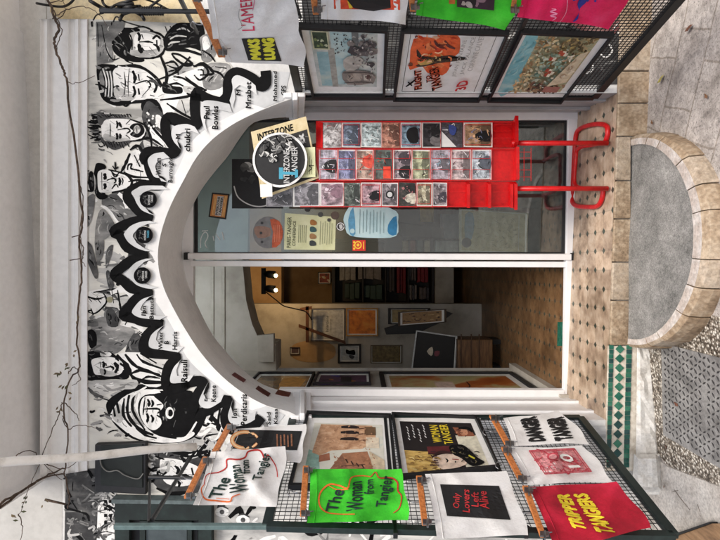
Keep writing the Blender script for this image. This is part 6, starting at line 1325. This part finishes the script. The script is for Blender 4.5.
def a2(d, f, q): d.poly(q, C_(190, 196, 198)); d.poly(uvp(f, (.3, .2), (.5, .3), (.8, .25), (.85, .6), (.6, .6), (.3, .5)), INK, 2); d.poly(uvp(f, (.5, .6), (.8, .7), (.7, .9), (.5, .8)), C_(60, 64, 68), 2)
framed(Y5, [(338, 343.8), (361, 343.8), (361, 363), (338, 363)], .08, .14, 'small black framed picture of a dark figure on the inner pier', a2, 'framed pictures inside the shop', BLK, depth=.03)
framed(Y5, [(370.5, 345), (402, 345), (402, 363), (370.5, 363)], .03, .05, 'bronze brown relief panel beside the small black frame', lambda d, f, q: d.poly(q, MN('bronze_panel', [(.3, (70, 58, 34)), (.5, (110, 94, 56)), (.7, (140, 120, 76))], 30, 5, .5)), 'framed pictures inside the shop', C_(96, 80, 50), depth=.02)
def a3(d, f, q): d.poly(q, C_(18, 18, 20)); d.poly(uvp(f, (.3, .5), (.42, .36), (.46, .52), (.42, .62)), C_(200, 190, 170), 2); d.poly(uvp(f, (.5, .48), (.62, .46), (.6, .6), (.5, .6)), C_(110, 50, 60), 2)
framed(PY(4.75), [(416, 330), (457, 336), (455, 372), (411, 370)], .025, .035, 'large black picture with thin white border and small pale shape leaning at the pier', a3, 'framed pictures inside the shop', C_(186, 190, 190), depth=.02)
# slanted black boards, chest
b = MB(); b.slab(PY(5.1), [(386, 334), (384, 328), (446, 311), (452, 313), (440, 322), (416, 333)], 0, .05, BLK); b.build('leaning_board', None, 'dark leaning boards stacked aslant near the back of the shop', 'boards')
b = MB(); WD = MN('dark_chest_wood', [(.3, (60, 40, 22)), (.5, (98, 68, 40)), (.7, (122, 88, 54))], 8, 6, .5, (1, 1, 6))
ch = empty('wooden_chest', PY(4.9)(486, 352), 'low brown wooden chest on the tiled floor behind the open door', 'chest')
b.slab(PY(4.9), [(453, 336), (486, 336), (486, 367), (453, 367)], 0, .25, WD); b.build('body', ch, bevel=.008)
for x in (461, 471, 479): b = MB(); b.slab(PY(4.65), [(x-.4, 334), (x+.6, 334), (x+.6, 369), (x-.4, 369)], .001, .008, C_(70, 46, 26)); b.build('band', ch)
for y in (339, 364): b = MB(); b.slab(PY(4.85), [(486, y-2.5), (496, y-2), (496, y+2), (486, y+2.5)], -.1, .1, BLK); b.build('foot', ch)
# pictures on the left wall just inside
XW = Pl((XL, 0, 0), (1, 0, 0))
def yy(Y): return 270-XL/Y*F
def wallpic(x0, x1, Ya, Yb, label, fn, fm=BLK, **k):
    # x0,x1: heights given at Ya as photo rows; real rectangle on the wall
    za, zb = H+(360-x0)/F*Ya, H+(360-x1)/F*Ya
    pxf = lambda Y, z_: (360-(z_-H)*F/Y, yy(Y))
    q_ = [pxf(Yb, za), pxf(Yb, zb), pxf(Ya, zb), pxf(Ya, za)]
    return framed(XW, q_, .03, .07, label, fn, 'framed pictures inside the shop', fm, **k)
def a4(d, f, q): d.poly(q, MN('dusk_art', [(.3, (110, 76, 44)), (.5, (150, 120, 86)), (.7, (90, 84, 80))], 5, 5, .15)); d.poly(uvp(f, (.5, .1), (.95, .2), (.8, .9), (.55, .8)), C_(196, 140, 70), 2)
wallpic(238, 306, 3.45, 4.15, 'glazed amber picture in black frame high on the left inner wall', a4)
def a5(d, f, q): d.poly(q, C_(86, 60, 80)); blobs(d, f, 14, [C_(60, 52, 120), C_(170, 110, 60), C_(130, 84, 110), C_(40, 34, 48)], .05, .14)
wallpic(313, 371, 3.75, 4.15, 'narrow violet and orange picture on the left inner wall', a5, C_(40, 34, 40))
def a6(d, f, q): d.poly(q, MN('rust_art', [(.3, (150, 150, 96)), (.46, (186, 170, 120)), (.55, (176, 96, 40)), (.72, (140, 60, 24))], 2.2, 5, .3)); d.poly(P4(f, .35, .3, .5, .7), C_(200, 176, 160)); d.stroke([f(.45, .75), f(.6, .6), f(.62, .3)], 1.6, C_(60, 30, 20))
wallpic(383, 545, 3.42, 4.15, 'large rust and olive painting in black frame on the left inner wall', a6)
b = MB(); b.slab(XW, [(341, 379.5), (351.5, 379.5), (351, 384.5), (340.5, 384.5)], .001, .02, BLK); b.build('switch_plate', None, 'small black switch plate on the left inner wall under the violet picture', 'switch')

# cool ceiling tube just inside the door, hidden above the arch
tb = empty('ceiling_lamp', (-.25, 3.75, 2.6), 'white ceiling tube lamp just inside the shop door', 'lamp')
TUBE = bpy.data.materials.new('cool_tube'); TUBE.use_nodes = True; bb = TUBE.node_tree.nodes['Principled BSDF']; bb.inputs['Emission Color'].default_value = (.86, .94, 1, 1); bb.inputs['Emission Strength'].default_value = 26
b = MB(); b.tube([(-.6, 3.75, 2.6), (.6, 3.75, 2.6)], .018, TUBE, 10); b.build('tube', tb, sm=True)
b = MB(); b.box((-.64, 3.72, 2.62), (.64, 3.78, 2.66), ALU); b.build('batten', tb)

# more stock on the inner walls and floor
def a7(d, f, q): d.poly(q, C_(150, 60, 44)); blobs(d, f, 8, [C_(206, 160, 90), C_(70, 40, 40), C_(220, 206, 180)], .06, .16)
framed(PY(6.65), [(318, 272), (331, 272), (331, 284), (318, 284)], .06, .12, 'tiny red framed picture in the pale back niche', a7, 'framed pictures inside the shop', BLK, depth=.02)
framed(Y5, [(290, 347), (300, 347), (300, 354), (290, 354)], .08, .14, 'tiny dark plaque picture inside the brown wall niche', lambda d, f, q: d.poly(q, C_(90, 70, 70)), 'framed pictures inside the shop', C_(60, 46, 40), depth=.02)
framed(PY(5.05), [(398, 312), (446, 309), (446, 322), (398, 326)], .04, .09, 'tan landscape picture leaning behind the slanted boards', lambda d, f, q: (d.poly(q, C_(150, 116, 76)), paint(d, f, 24, (.05, .1, .95, .9), [C_(90, 60, 40), C_(190, 160, 110), C_(70, 50, 40)], (.03, .08), (.6, 1.6))), 'framed pictures inside the shop', C_(70, 52, 36), depth=.03)
b = MB(); c0 = P9(266, 293)
b.tube([tuple(P9(x, y, .0)) for x, y in smooth([(266, 292), (276, 300), (284, 306), (296, 309), (306, 312), (312, 320)], 5)], .006, BLK, 6); b.build('lamp_cable', None, 'black cable hanging from the twin spot lamp', 'cable', sm=True)
b = MB(); b.slab(PY(5.35), [(300, 308), (312, 306), (312, 309), (302, 311)], 0, .03, C_(96, 56, 30)); b.slab(PY(5.35), [(306, 306), (309, 306), (309, 342), (306, 342)], 0, .03, C_(96, 56, 30)); b.slab(PY(5.35), [(299, 324), (345, 341), (346, 344), (299, 327)], 0, .03, C_(96, 56, 30)); b.build('easel', None, 'brown wooden easel behind the pale script print', 'easel')
